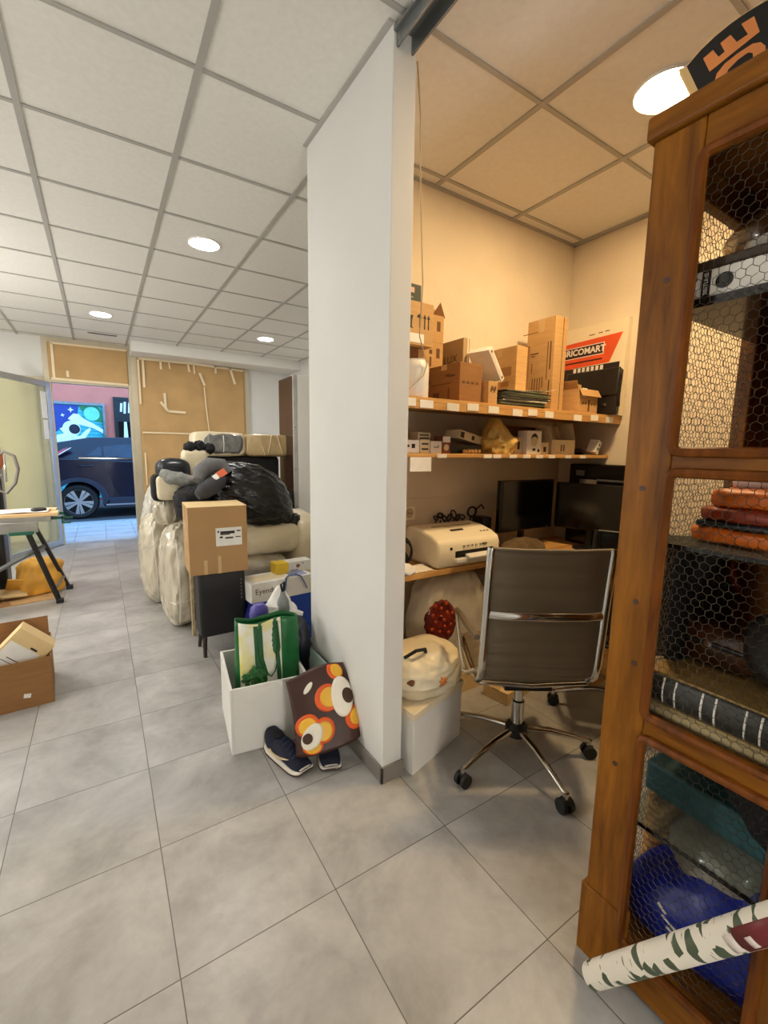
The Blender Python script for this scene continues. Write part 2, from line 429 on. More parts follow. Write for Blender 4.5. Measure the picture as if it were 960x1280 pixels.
# the door: frame, papered transom, leaf swung inwards
dr = bpy.data.objects.new('door_1', None); COL.objects.link(dr); struct(dr)
mb = MB()
mb.bx(-.56, -.49, YF - .05, YF + .06, 0, ZC); mb.bx(.40, .44, YF - .05, YF + .06, 0, ZC)
mb.bx(-.49, .40, YF - .05, YF + .06, 2.20, 2.25); mb.bx(-.49, .40, YF - .05, YF + .06, 2.70, ZC)
mb.build('door_frame', M_FRAME, dr, bev=.004)
MB().bx(-.49, .40, YF + .02, YF + .035, 2.25, 2.70).build('transom_pane', mat('papered pane', rgb(150, 120, 80), 0.3), dr)
kraft_sheet('kraft_paper', -.50, .41, 2.24, 2.71, YF - .062, dr, 1.2)
tape(dr, [(-.48, 2.245), (.40, 2.235)], .03, YF - .08); tape(dr, [(-.45, 2.7), (-.45, 2.26)], .03, YF - .08); tape(dr, [(-.30, 2.36), (-.30, 2.28)], .03, YF - .08)
tape(dr, [(-.47, 2.70), (.40, 2.71)], .025, YF - .08)
LA = math.atan2(-.88, -.475)
leaf = bpy.data.objects.new('door_leaf', None); COL.objects.link(leaf); leaf.parent = dr
leaf.location = (-.525, YF - .06, 0); leaf.rotation_euler = (0, 0, LA)
mb = MB(); LW = 1.0
mb.bx(0, .065, -.022, .022, .012, 2.2); mb.bx(LW - .065, LW, -.022, .022, .012, 2.2)
mb.bx(.065, LW - .065, -.022, .022, .012, .085); mb.bx(.065, LW - .065, -.022, .022, 2.13, 2.2)
mb.build('leaf_frame', M_ALU, leaf, bev=.004)
MB().bx(.065, LW - .065, -.004, .004, .085, 2.13).build('glass_pane', glass('greenish door glass', (.88, .90, .82, 1), .08, .18), leaf)
mb = MB().tube([(LW - .03, .022, .95), (LW - .03, .07, .95), (LW - .03, .07, 1.25), (LW - .03, .022, 1.25)], .012)
mb.build('door_handle', M_CHROME, leaf)
MB().bx(.07, .17, .005, .008, 1.72, 2.06).bx(.075, .16, .005, .008, 1.45, 1.70).build('notice_sheet', M_PAPER, leaf)

# ---- street
m_pave = mat('pavement slabs', rgb(176, 180, 182), .8, var=.06, vscale=3, bump=.2)
m_road = mat('asphalt', rgb(70, 72, 76), .9, var=.12, vscale=20, bump=.4)
slab('pavement', -9, 9, YF + .06, 9.62, -.10, -.02, m_pave)
mb = MB()
for i in range(-20, 21): mb.bx(i * .4 - .004, i * .4 + .004, YF + .1, 9.45, -.021, -.0185)
for j in range(5): mb.bx(-8, 8, 7.75 + .4 * j - .004, 7.75 + .4 * j + .004, -.021, -.0185)
struct(mb.build('pavement_joint', mat('pavement joint', rgb(130, 134, 138), .9), smooth=0))
slab('kerb', -9, 9, 9.5, 9.65, -.10, -.012, mat('kerb stone', rgb(160, 166, 170), .8), bev=.006)
slab('road', -14, 14, 9.65, 13.6, -.2, -.04, m_road)
YW = 13.6
slab('house_facade', -14, 14, YW, YW + .3, -.2, 9.0, mat('salmon pink render', rgb(222, 122, 100), .9, var=.06, vscale=2, bump=.2))

# roller shutter with a painted mural of an astronaut
sh = thing('roller_shutter', 'roller shutter across the street painted with an astronaut among stars', 'shutter', (0, YW, 0))
X0, X1, S0, S1 = -2.2, .12, .02, 2.37
def shy(z): return -.045 - .012 * abs(sin(z * pi / .09))
mb = MB()
mb.grid(lambda u, v: (X0 + (X1 - X0) * u, shy(S0 + (S1 - S0) * v), S0 + (S1 - S0) * v), 1, 200)
mb.build('curtain', mat('teal painted slats', rgb(70, 178, 186), .5, var=.15, vscale=2), sh, solid=.004)
mb = MB().bx(X0 - .06, X0, -.09, 0, -.04, S1 + .06).bx(X1, X1 + .05, -.09, 0, -.04, S1 + .06).bx(X0, X1, -.09, 0, S1, S1 + .06)
mb.build('guide_rail', M_STEEL, sh)
def mural(name, poly, m, k):
    mb = MB(); mb.prism(poly, lambda u, v, wv: (u, wv, v), -.060 - .0025 * k, -.058 - .0025 * k); return mb.build(name, m, sh, smooth=0)
def circ(cx, cz, rx, rz, n=28, a0=0, a1=2 * pi): return [(cx + rx * cos(a0 + (a1 - a0) * i / n), cz + rz * sin(a0 + (a1 - a0) * i / n)) for i in range(n)]
m_navy = mat('mural night blue', rgb(44, 60, 140), .6); m_mw = mat('mural white', rgb(236, 240, 240), .6); m_mg = mat('mural green', rgb(38, 120, 70), .6); m_mt = mat('mural pale teal', rgb(120, 214, 210), .6)
mural('painted_sky', [(-1.25, 1.55), (-.95, 1.62), (-.62, 1.92), (-.42, 2.1), (-.38, 2.36), (-1.25, 2.36)], m_navy, 0)
mural('painted_leaf', [(-.40, 2.36), (.02, 2.36), (.10, 2.20), (.10, 1.96), (-.08, 1.98), (-.30, 2.2)], m_mg, 0)
mural('painted_planet', circ(-.12, 2.16, .17, .17), m_mt, 1)
mural('painted_wave', [(-.62, 2.02), (-.50, 2.15), (-.40, 2.14), (-.28, 2.02), (-.10, 1.92), (.10, 1.78), (.10, 1.68), (-.1, 1.80), (-.3, 1.86), (-.5, 1.92)], m_mw, 2)
mural('painted_star', [(-.55 + (.07 if i % 2 == 0 else .025) * cos(i * pi / 4), 2.24 + (.07 if i % 2 == 0 else .025) * sin(i * pi / 4)) for i in range(8)], m_mw, 2)
mural('painted_star', [(-.72 + (.05 if i % 2 == 0 else .018) * cos(i * pi / 4 + .3), 2.10 + (.05 if i % 2 == 0 else .018) * sin(i * pi / 4 + .3)) for i in range(8)], m_mw, 2)
mural('painted_suit', [(-.98, 1.36), (-.86, 1.62), (-.72, 1.66), (-.80, 1.78), (-.74, 1.80), (-.62, 1.62), (-.40, 1.60), (-.28, 1.74), (-.18, 1.82), (-.16, 1.76), (-.26, 1.60), (-.36, 1.44), (-.40, 1.36)], m_mw, 3)
mural('painted_helmet', circ(-.56, 1.78, .185, .19), m_mw, 4)
mural('painted_visor', circ(-.50, 1.77, .115, .12), mat('mural black', rgb(22, 24, 40), .4), 5)
# dark shop door across the street
dd = thing('shop_entrance', 'dark shop entrance in the pink facade across the street, white lettering above', 'entrance', (0, YW, 0))
mb = MB().bx(.36, .44, -.06, 0, -.04, 2.62).bx(2.2, 2.28, -.06, 0, -.04, 2.62).bx(.44, 2.2, -.06, 0, 2.54, 2.62)
mb.build('surround', M_BLACK, dd, bev=.006)
MB().bx(.44, 2.2, -.03, -.01, -.04, 2.0).build('dark_glass', M_BLACKG, dd)
MB().bx(.44, 2.2, -.05, -.01, 2.0, 2.54).build('sign_board', M_BLACK, dd)
mb = MB()
for i, (x, h) in enumerate([(.50, .22), (.58, .30), (.68, .26), (.76, .20), (.86, .3), (.97, .22), (1.08, .26), (1.2, .2)]):
    mb.prism([(x, 2.36 - h / 2), (x + .05, 2.36 - h / 2), (x + .07, 2.36 + h / 2), (x + .02, 2.36 + h / 2)], lambda u, v, wv: (u, wv, v), -.058, -.05)
mb.build('lettering', M_PAPER, dd)
mb = MB().prism([(.55, 1.52), (.66, 1.52), (.64, 2.02), (.58, 2.02)], lambda u, v, wv: (u, wv, v), -.045, -.03)
mb.build('poster_strip', M_PAPER, dd, bev=.003)

# parked car
CY = 10.15; GZ = -.04
car = thing('car', 'dark navy parked car on the street seen through the open door', 'car', (-.40, CY, GZ))
m_car = mat('navy car paint', rgb(8, 18, 40), .3, var=.1, vscale=2, coat=.3, spec=.3)
m_clad = mat('car cladding', rgb(34, 44, 62), .5, var=.06)
m_cglass = mat('car window glass', rgb(20, 38, 62), .12, var=.3, vscale=3, coat=.2, spec=.4)
# local: x from the rear axle towards the front, y depth (0 = near side), z up from the road
prof = [(-.72, .42), (-.80, .60), (-.78, .95), (-.66, 1.12), (-.62, 1.20), (3.0, 1.02), (3.35, .92), (3.42, .60), (3.36, .30), (2.95, .22)]
for i in range(0, 13):
    a = pi * i / 12; prof.append((2.58 + .39 * cos(a), .34 + .39 * sin(a)))
prof += [(2.19, .22), (.40, .22)]
for i in range(0, 13):
    a = pi * i / 12; prof.append((.39 * cos(a), .34 + .39 * sin(a)))
prof += [(-.40, .30)]
MB().prism(prof, lambda u, v, wv: (u, wv, v), 0.03, 1.75).build('body', m_car, car, bev=.04, seg=3)
# greenhouse, tumbling home towards the roof
bot = [(-.64, 1.16), (2.55, 1.04)]
gb = [(-.66, 1.12), (-.40, 1.40), (-.28, 1.46), (.25, 1.57), (.95, 1.585), (1.45, 1.50), (2.35, 1.10), (2.3, 1.02), (-.6, 1.02)]
mb = MB()
def gy(z): return .04 + max(0, (z - 1.08)) * .42
a = [mb.bm.verts.new((x, gy(z), z)) for x, z in gb]; b = [mb.bm.verts.new((x, 1.78 - gy(z), z)) for x, z in gb]
mb.bridge(a, b); mb.cap(a[::-1]); mb.cap(b)
mb.build('greenhouse', m_car, car, bev=.02, seg=2)
def side_glass(name, poly, m, off=.012):
    mb = MB()
    a = [mb.bm.verts.new((x, gy(z) - off, z)) for x, z in poly]; b = [mb.bm.verts.new((x, gy(z) + .004, z)) for x, z in poly]
    mb.bridge(a, b); mb.cap(a[::-1]); mb.cap(b); return mb.build(name, m, car, bev=.004)
side_glass('quarter_window', [(.16, 1.20), (.36, 1.37), (.42, 1.39), (.43, 1.20)], m_cglass)
side_glass('rear_door_window', [(.46, 1.20), (.45, 1.395), (.80, 1.44), (.98, 1.44), (.92, 1.17)], m_cglass)
side_glass('front_door_window', [(1.00, 1.17), (1.05, 1.44), (1.38, 1.42), (1.85, 1.15)], m_cglass)
MB().box((.75, .03, 1.165), (1.4, .02, .022), (0, .015, 0)).build('belt_trim', M_CHROME, car)
mb = MB().tube([(.07, .03, 1.03), (.10, -.015, 1.02), (.24, -.015, 1.025), (.28, .03, 1.04)], .016); mb.build('door_handle', m_car, car)
MB().prism([(-.40, 1.19), (-.17, 1.345), (-.06, 1.35), (-.32, 1.17)], lambda u, v, wv: (u, wv, v), .0, .08).build('tail_light', mat('tail light red', rgb(210, 90, 100), .15, coat=1), car, bev=.006)
MB().tube([(-.36, 0.0, 1.16), (-.05, 0.0, 1.37), (-.14, 0, 1.355)], .010, 6).build('tail_light_trim', M_CHROME, car)
mb = MB()
mb.tube([(.46, .024, 1.10), (.50, .022, .80), (.62, .022, .50), (.66, .022, .42)], .005, 6).tube([(1.06, .024, 1.10), (1.05, .022, .42)], .005, 6)
mb.build('door_seam', M_BLACK, car)
def arch(cx):
    mb = MB(); o_, i_ = [], []
    for i in range(17):
        a = pi * (-.06 + 1.12 * i / 16); o_.append((cx + .50 * cos(a), .34 + .46 * sin(a))); i_.append((cx + .385 * cos(a), .34 + .385 * sin(a)))
    mb.prism(o_ + i_[::-1], lambda u, v, wv: (u, wv, v), .012, .06); return mb.build('wheel_arch', m_clad, car, bev=.006)
arch(0); arch(2.58)
MB().prism([(.42, .22), (2.16, .22), (2.10, .40), (.50, .40)], lambda u, v, wv: (u, wv, v), .012, .06).build('sill_cladding', m_clad, car, bev=.006)
MB().box((1.28, .008, .262), (1.68, .02, .028)).build('sill_strip', M_ALU, car)
def wheel(cx, cy):
    wl = bpy.data.objects.new('wheel', None); COL.objects.link(wl); wl.parent = car; wl.location = (cx, cy, .335)
    MB().lathe([(.22, .02), (.245, 0), (.30, -.005), (.328, .03), (.335, .10), (.328, .17), (.30, .2), (.24, .2), (.22, .02)], n=40, axis='Y', cap=False).build('tyre', M_RUBBER, wl)
    mb = MB().lathe([(.235, .012), (.245, .0), (.250, .02), (.235, .05), (.225, .05), (.228, .012), (.235, .012)], n=40, axis='Y', cap=False)
    mb.cyl((0, .014, 0), (0, .05, 0), .055, n=20)
    for i in range(10):
        a = i * pi / 5; b = a + (.16 if i % 2 else -.10)
        P = [(.045 * cos(a - .3), .045 * sin(a - .3)), (.235 * cos(b - .15), .235 * sin(b - .15)), (.235 * cos(b + .13), .235 * sin(b + .13)), (.045 * cos(a + .3), .045 * sin(a + .3))]
        mb.prism(P, lambda u, v, wv: (u, wv, v), .010, .03)
    mb.build('rim', M_ALU, wl)
    MB().cyl((0, .06, 0), (0, .075, 0), .24, n=32).build('brake_disc', M_RUBBER, wl)
wheel(0, .02); wheel(2.58, .02); wheel(0, 1.55); wheel(2.58, 1.55)

# ================================================================== LAMPS
def downlight(x, y, label, m_lens, r=.085, rim=M_WHITE):
    t = thing('ceiling_downlight', label, 'ceiling light', (x, y, ZC), group='round ceiling downlights')
    MB().lathe([(r, -.001), (r + .014, -.012), (r + .016, -.004), (r + .016, 0)][::-1], n=36).build('rim', rim, t)
    MB().cyl((0, 0, -.013), (0, 0, -.009), r, n=36).build('lens', m_lens, t)
    return t
m_cool = emit('cool lamp lens', (1.0, .98, .94, 1), HALL_LAMP)
m_warm = emit('warm lamp lens', (1.0, .70, .36, 1), OFFICE_LAMP)
downlight(.10, 5.845, 'lit round downlight in the ceiling, the one nearest the open street door', m_cool)
downlight(.70, 3.445, 'lit round downlight in the hall ceiling, the largest one left of the partition', m_cool)
downlight(1.90, 5.845, 'lit round downlight in the ceiling above the wrapped pile, beside the partition edge', m_cool)
for x, y, l in ((-1.7, 5.845, 'added fill downlight over the far left of the hall, outside the frame'), (-1.7, 3.445, 'added fill downlight over the left of the hall, outside the frame')):
    downlight(x, y, l, m_cool)  # two added downlights out of view, to brighten the hall
downlight(1.94, 1.03, 'warm lit round downlight over the office, half behind the black sign', m_warm, r=.10)
def pendant(x, y, z, label):  # added fill lamps out of view, brightening the ceiling and front faces
    t = thing('fill_globe_pendant', label, 'ceiling light', (x, y, z), group='fill globe pendants')
    MB().blob((0, 0, 0), (.15, .15, .15), nu=32, nv=20).build('globe', m_fill_globe, t)
    MB().cyl((0, 0, .14), (0, 0, ZC - z), .006, n=8).build('cord', M_BLACK, t)
    MB().cyl((0, 0, .14), (0, 0, .19), .03, n=16).build('holder', M_STEEL, t)
m_fill_globe = emit('fill globe', (1.0, .975, .935, 1), GLOBE_FILL)
for x, y, z, l in ((.45, -1.8, .95, 'fill globe pendant added unseen behind the viewer'), (-1.5, 4.7, 1.7, 'fill globe pendant added over the left of the hall, outside the frame'), (-2.5, 2.6, 1.7, 'fill globe pendant added over the far left of the hall, outside the frame')):
    pendant(x, y, z, l)
# slot vent near the shop front
t = thing('ceiling_vent', 'narrow grey slot vent in the ceiling before the transom', 'vent', (.12, 6.85, ZC))
MB().bx(-.16, .16, -.035, .035, -.008, 0).build('vent_frame', M_TBAR, t)
mb = MB()
for j in range(3): mb.bx(-.15, .15, -.024 + j * .02, -.016 + j * .02, -.0095, -.002)
mb.build('slot', M_BLACK, t)

# ================================================================== OFFICE: shelves, desk and what stands on them
ZS, ZS2, YS, YS2 = 1.615, 1.365, 1.60, 1.66
sf = thing('wall_shelf', 'upper long wooden wall shelf with white price labels along its edge', 'shelf', (0, 0, 0))
MB().bx(1.0, XR - .012, YS, 2.03, ZS - .022, ZS).build('shelf_board', M_SHELF, sf, bev=.002)
MB().bx(1.0, XR - .012, YS, YS + .018, ZS - .052, ZS - .022).build('front_lip', M_SHELF, sf, bev=.002)
for i, x in enumerate((1.15, 1.248, 1.405, 1.532, 1.673, 1.849, 1.969, 2.108, 2.37, 2.536, 2.70)):
    MB().box((x, YS - .002, ZS - .026 - .004 * (i % 3)), (.075, .003, .034), (0, .02 * ((i % 3) - 1), 0)).build('price_label', M_PAPER, sf, smooth=0)
s2 = thing('wall_shelf', 'lower thin wooden shelf with small labels, under the upper shelf', 'shelf', (0, 0, 0))
MB().bx(1.0, XR - .012, YS2, 2.03, ZS2 - .02, ZS2).build('shelf_board', M_SHELF, s2, bev=.002)
for i, x in enumerate((1.398, 1.708, 1.78, 1.904, 2.016, 2.126, 2.235, 2.395, 2.541)):
    MB().box((x, YS2 - .002, ZS2 - .012), (.06, .003, .018)).build('price_label', M_PAPER, s2, smooth=0)
mb = MB().bx(1.0, 1.02, 1.72, 2.03, ZS2, ZS - .022); mb.build('side_panel', M_WHITEBOX, s2, bev=.001)
tag(MB().bx(1.205, 1.33, YS2 - .006, YS2 - .004, ZS2 - .085, ZS2 - .018).build('paper_notice', M_PAPER, smooth=0), 'white paper notice hanging from the lower shelf near the partition', 'notice')
ds = thing('desk', 'wooden corner desk board with the printer and screens on it', 'desk', (0, 0, 0))
M_DESK = wood('desk pine', rgb(176, 122, 62), rgb(220, 172, 106), 'X', 6, .5, .06)
poly = [(1.01, 1.70), (2.28, 1.70), (2.34, 1.62), (2.34, 1.34), (XR - .03, 1.34), (XR - .03, 2.015), (1.01, 2.015)]
MB().prism(poly, lambda u, v, wv: (u, v, wv), .735, .765).build('desk_top', M_DESK, ds, bev=.003)
MB().bx(2.36, XR - .03, 1.37, 1.39, 0, .735).build('leg_panel', M_DESK, ds, bev=.002)
MB().bx(1.012, 1.03, 1.74, 2.015, 0, .735).build('leg_panel', M_WHITEBOX, ds, bev=.002)

def marks(parent, rects, plane, m=None, name='faded_print'):
    """small printed rectangles; plane maps (u,v,w) -> local point, w = out of the face"""
    mb = MB(); o = None
    for u, v, a, b in rects:
        mb.prism([(u - a / 2, v - b / 2), (u + a / 2, v - b / 2), (u + a / 2, v + b / 2), (u - a / 2, v + b / 2)], plane, -.0008, .0006)
        if len(rects) <= 3: o = mb.build(name, m or M_BINK, parent, smooth=0); mb = MB()
    return o or mb.build(name, m or M_BINK, parent, smooth=0)
def pl(face, sx, sy):
    """face planes of a carton whose origin is the middle of its base"""
    return {'front': lambda u, v, wv: (u, -sy / 2 - wv, v), 'left': lambda u, v, wv: (-sx / 2 - wv, -u, v),
            'right': lambda u, v, wv: (sx / 2 + wv, u, v)}[face]
def carton(label, loc, size, rz=0.0, m=M_CARD, name='carton', cat='box', flaps=(), open_top=False, seam=True, group=None, rot=None, inside=M_CARD_IN, wall=.004):
    sx, sy, sz = size
    mb = MB()
    if open_top:
        mb.bx(-sx / 2, sx / 2, -sy / 2, sy / 2, 0, wall)
        mb.bx(-sx / 2, -sx / 2 + wall, -sy / 2, sy / 2, wall, sz); mb.bx(sx / 2 - wall, sx / 2, -sy / 2, sy / 2, wall, sz)
        mb.bx(-sx / 2 + wall, sx / 2 - wall, -sy / 2, -sy / 2 + wall, wall, sz); mb.bx(-sx / 2 + wall, sx / 2 - wall, sy / 2 - wall, sy / 2, wall, sz)
    else: mb.bx(-sx / 2, sx / 2, -sy / 2, sy / 2, 0, sz)
    o = mb.build(name, m, bev=.002 if not open_top else .001)
    o.location = loc; o.rotation_euler = rot if rot is not None else (0, 0, rz); tag(o, label, cat, group)
    for side, ang, ln in flaps:           # flap hinged on a top edge, ang 0 = standing straight up, positive = outwards
        a = radians(ang); fm = MB(); t = .003
        if side in 'LR':
            s = -1 if side == 'L' else 1; h = Vector((s * sx / 2, 0, sz)); d = Vector((s * sin(a), 0, cos(a)))
            fm.box(h + d * ln / 2, (t, sy * .96, ln), (0, s * a, 0))
        else:
            s = -1 if side == 'F' else 1; h = Vector((0, s * sy / 2, sz)); d = Vector((0, s * sin(a), cos(a)))
            fm.box(h + d * ln / 2, (sx * .96, t, ln), (-s * a, 0, 0))
        fm.build('flap', m, o)
    if seam and not open_top:
        MB().bx(-sx / 2 - .0008, sx / 2 + .0008, -.022, .022, sz * .86, sz + .0008).build('parcel_tape', M_CTAPE, o, smooth=0)
    return o

# -- left stack beside the partition
def fragile(o, plane, u0, v0, k):
    mb = MB(); P = lambda poly: mb.prism([(u0 + a * k, v0 + b * k) for a, b in poly], plane, -.0008, .0007)
    P([(-.5, .1), (-.3, .1), (-.36, -.1), (-.36, -.35), (-.28, -.4), (-.52, -.4), (-.44, -.35), (-.44, -.1)])
    P([(-.12, .05), (-.06, .16), (.02, .2), (.1, .16), (.16, .05)]); P([(.01, .05), (.03, .05), (.03, -.35), (.01, -.35)])
    for dx in (.3, .5):
        P([(dx - .09, .05), (dx, .22), (dx + .09, .05), (dx + .03, .05), (dx + .03, -.38), (dx - .03, -.38), (dx - .03, .05)])
    return mb.build('handling_symbols', M_INK, o, smooth=0)
stk = []
for k, (z, h, lab) in enumerate([(ZS, .20, 'small brown carton at the bottom of the stack by the white jar'), (ZS + .20, .135, 'small brown carton in the middle of the left shelf stack'), (ZS + .335, .14, 'small brown carton topping the left shelf stack, one dark flap raised')]):
    o = carton(lab, (1.535, 1.968, z), (.13, .10, h), 0, M_CARD, flaps=(('B', -25, .06),) if k == 2 else (), group='small cartons stacked beside the partition')
    marks(o, [(-.02, h * .62, .020, .022), (.03, h * .6, .024, .05), (-.02, h * .25, .012, .05)], pl('front', .13, .10))
    if k == 2:
        MB().prism([(.0, h), (.09, h), (.055, h + .075)], lambda u, v, wv: (u, -.03 + wv, v), 0, .003).build('dark_flap', M_CARD_IN, o, smooth=0)
o = carton('brown carton printed with fragile symbols, held on the dark box by the partition', (1.21, 1.78, ZS + .245), (.29, .16, .19), 0, M_CARD)
fragile(o, pl('front', .29, .16), .06, .115, .11); MB().bx(.0, .09, -.0815, -.08, .01, .05).build('paper_label', M_PAPER, o, smooth=0)
o = carton('dark brown open carton under the fragile carton, behind the white jar', (1.215, 1.83, ZS), (.24, .18, .245), 0, M_CARD_IN, seam=False)
MB().bx(.085, .119, -.0915, -.09, .17, .24).build('corner_strip', M_CARD, o, smooth=0)
o = carton('small dark green box with a pale label on top of the fragile carton', (1.26, 1.79, ZS + .435), (.12, .07, .095), 0, mat('dark green card', rgb(36, 50, 34), .6), seam=False)
MB().bx(-.045, .02, -.0365, -.035, .055, .078).build('pale_label', mat('pale pink label', rgb(214, 176, 160), .6), o, smooth=0)
marks(o, [(-.01, .035, .05, .008), (-.01, .018, .04, .006)], pl('front', .12, .07), mat('grey green print', rgb(116, 128, 100), .6))
tag(MB().lathe([(.055, 0), (.062, .01), (.062, .13), (.058, .155), (.05, .165), (.05, .172), (.03, .176)], n=32).build('jar', M_WHITE, loc=(1.245, 1.685, ZS)), 'white round jar standing at the left end of the upper shelf', 'jar')
# -- boxes along the upper shelf
o = carton('wide brown carton with faint print, front left on the upper shelf', (1.575, 1.785, ZS), (.15, .24, .195), 0, M_CARD_D, flaps=())
marks(o, [(-.02, .10, .16, .004), (-.06, .045, .05, .03), (.03, .14, .03, .012), (.06, .135, .05, .010), (.04, .05, .012, .05)], pl('left', .15, .24))
marks(o, [(-.05, .10, .02, .012), (-.02, .10, .02, .012), (.01, .10, .02, .012), (.04, .10, .018, .012)], pl('front', .15, .24))
o = carton('grey brown carton panel lettered LUX standing behind the wide carton', (1.67, 1.91, ZS), (.045, .20, .355), 0, mat('grey cardboard', rgb(176, 148, 104), .8), seam=False)
text_mb('LUX', .058, f=lambda x, y, z: (-.0225 - .0008 - z, -x - .0, y + .255), depth=.001).build('lettering', M_BINK, o, smooth=0)
MB().bx(.005, .012, -.1025, -.10, 0, .355).build('white_edge', M_PAPER, o, smooth=0)
o = carton('white thin carton leaning tilted between brown boxes', (1.745, 1.745, ZS + .20), (.20, .13, .035), m=M_PAPER, rot=(0, radians(46), radians(12)), seam=False)
MB().bx(-.09, .09, -.0662, -.065, .008, .027).build('side_print', mat('pale grey print', rgb(206, 198, 188), .6), o, smooth=0)
marks(o, [(.08, .0175, .012, .012), (-.08, .0175, .012, .012)], lambda u, v, wv: (u, -.0662 - wv, v), M_BINK)
o = carton('small brown carton with a raised lid flap beside the wide carton', (1.695, 1.685, ZS), (.065, .11, .115), 0, M_CARD, seam=False, flaps=(('R', 75, .035),))
marks(o, [(-.01, .08, .012, .02), (.012, .08, .012, .02)], pl('front', .07, .12))
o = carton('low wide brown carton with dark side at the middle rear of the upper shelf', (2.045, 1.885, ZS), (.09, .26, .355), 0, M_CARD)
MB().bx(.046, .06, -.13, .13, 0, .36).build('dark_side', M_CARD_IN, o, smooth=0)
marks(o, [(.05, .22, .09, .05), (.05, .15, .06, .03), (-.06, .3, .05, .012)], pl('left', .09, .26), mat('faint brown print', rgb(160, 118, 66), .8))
# stack of magazines
mg = thing('magazine_pile', 'untidy pile of magazines and papers on the upper shelf', 'magazines', (1.945, 1.70, ZS))
cols = [rgb(66, 70, 50), rgb(40, 42, 36), rgb(96, 104, 70), rgb(206, 200, 184), rgb(50, 52, 44), rgb(120, 124, 96), rgb(226, 220, 206), rgb(60, 58, 50), rgb(88, 92, 70), rgb(214, 206, 190)]
z = 0
for i in range(16):
    t = .004 + .003 * random.random()
    MB().box((random.uniform(-.02, .02) + .010 * (i > 8), random.uniform(-.02, .01), z + t / 2), (.36 + random.uniform(-.04, .03), .155, t), (0, 0, random.uniform(-.08, .08))).build('magazine', mat('magazine %d' % (i % 10), cols[i % 10], .4, var=.2, vscale=30), mg, bev=.001)
    z += t
MB().grid(lambda u, v: (.02 + .22 * u, -.075 + .15 * v, z + .006 + .012 * sin(u * 5) * v + .02 * u * u), 12, 10).build('loose_sheet', M_PAPER, mg, solid=.0012)
# tall box
o = carton('tall upright brown carton with lines of print on the upper shelf', (2.325, 1.815, ZS), (.11, .20, .55), 0, M_CARD)
R_ = [(-.055 + .0, .48, .16, .004)]
for i in range(5): R_.append((-.045 + .018 * i, .14 + .01 * i, .006, .14 - .02 * i))
R_ += [(.075, .33, .008, .16), (.055, .30, .005, .22), (.075, .14, .008, .10), (-.04, .355, .06, .008), (-.05, .34, .03, .006), (-.055, .27, .006, .06)]
marks(o, R_, pl('left', .11, .20))
MB().bx(.015, .019, -.1015, -.10, 0, .55).build('edge_seam', M_BINK, o, smooth=0)
o = carton('small opened brown carton in front of the black document bag', (2.53, 1.70, ZS), (.20, .11, .145), 0, M_CARD, open_top=True, flaps=(('F', 150, .05), ('L', 25, .05), ('B', 10, .05)))
marks(o, [(-.05, .06, .012, .014), (-.025, .06, .012, .014), (.04, .06, .012, .014), (.065, .06, .012, .014), (.01, .05, .016, .07)], pl('front', .20, .11))
MB().bx(-.07, -.02, -.0585, -.056, .10, .15).build('white_tape', M_PAPER, o, smooth=0)
# black document bag leaning
bg_ = thing('document_bag', 'black leather document bag leaning against the white lettered box', 'bag', (2.70, 1.73, ZS))
MB().box((0, 0, .14), (.045, .36, .28), (0, .08, 0)).build('bag_body', M_LEATHER, bg_, bev=.012, seg=3)
MB().box((-.018, .0, .20), (.02, .365, .17), (0, .08, 0)).build('bag_flap', M_LEATHER, bg_, bev=.008, seg=3)
MB().box((-.034, -.105, .065), (.004, .03, .016), (0, .08, 0)).build('metal_tag', M_CHROME, bg_, bev=.002)
MB().tube([(.03, -.17, .26), (-.01, -.19, .23), (-.02, -.19, .12), (-.005, -.185, .05)], .006, 8).build('strap', M_LEATHER, bg_)
# white store box with orange band
bx_ = carton('large white box with an orange BRICOMART band, leaning at the right wall', (2.785, 1.80, ZS), (.05, .44, .60), 0, mat('white printed board', rgb(234, 220, 192), .6, var=.02), rot=(0, .05, 0), seam=False)
L_ = pl('left', .05, .44); F_ = lambda poly, m, nm, k: MB().prism(poly, L_, -.0008, .0006 + .0005 * k).build(nm, m, bx_, smooth=0)
m_or = mat('orange band', rgb(226, 84, 36), .5); m_dk = mat('maroon band', rgb(58, 20, 22), .5)
F_([(-.22, .50), (.19, .515), (.12, .34), (-.22, .33)], m_or, 'orange_band', 0)
F_([(-.22, .47), (.075, .475), (.075, .40), (-.22, .395)], M_PAPER, 'band_border', 1)
F_([(-.22, .465), (.070, .470), (.070, .405), (-.22, .400)], m_dk, 'name_band', 2)
text_mb('BRICOMART', .056, f=lambda x, y, z: L_(x - .072, y + .436, z + .002), depth=.0012, bold=.0016).build('lettering', M_PAPER, bx_, smooth=0)
F_([(-.22, .372), (.07, .376), (.07, .366), (-.22, .362)], m_dk, 'small_line', 1)
F_([(-.22, .33), (.19, .335), (.19, .26), (-.22, .255)], mat('black band', rgb(30, 24, 24), .5), 'black_band', 1)
marks(bx_, [(-.12 + .032 * i, .315, .02, .028) for i in range(7)], lambda u, v, wv: L_(u, v, wv + .0015), M_PAPER, 'white_lettering')
marks(bx_, [(-.02, .535, .04, .006), (.04, .538, .03, .006), (.085, .54, .03, .006)], L_, M_BINK)
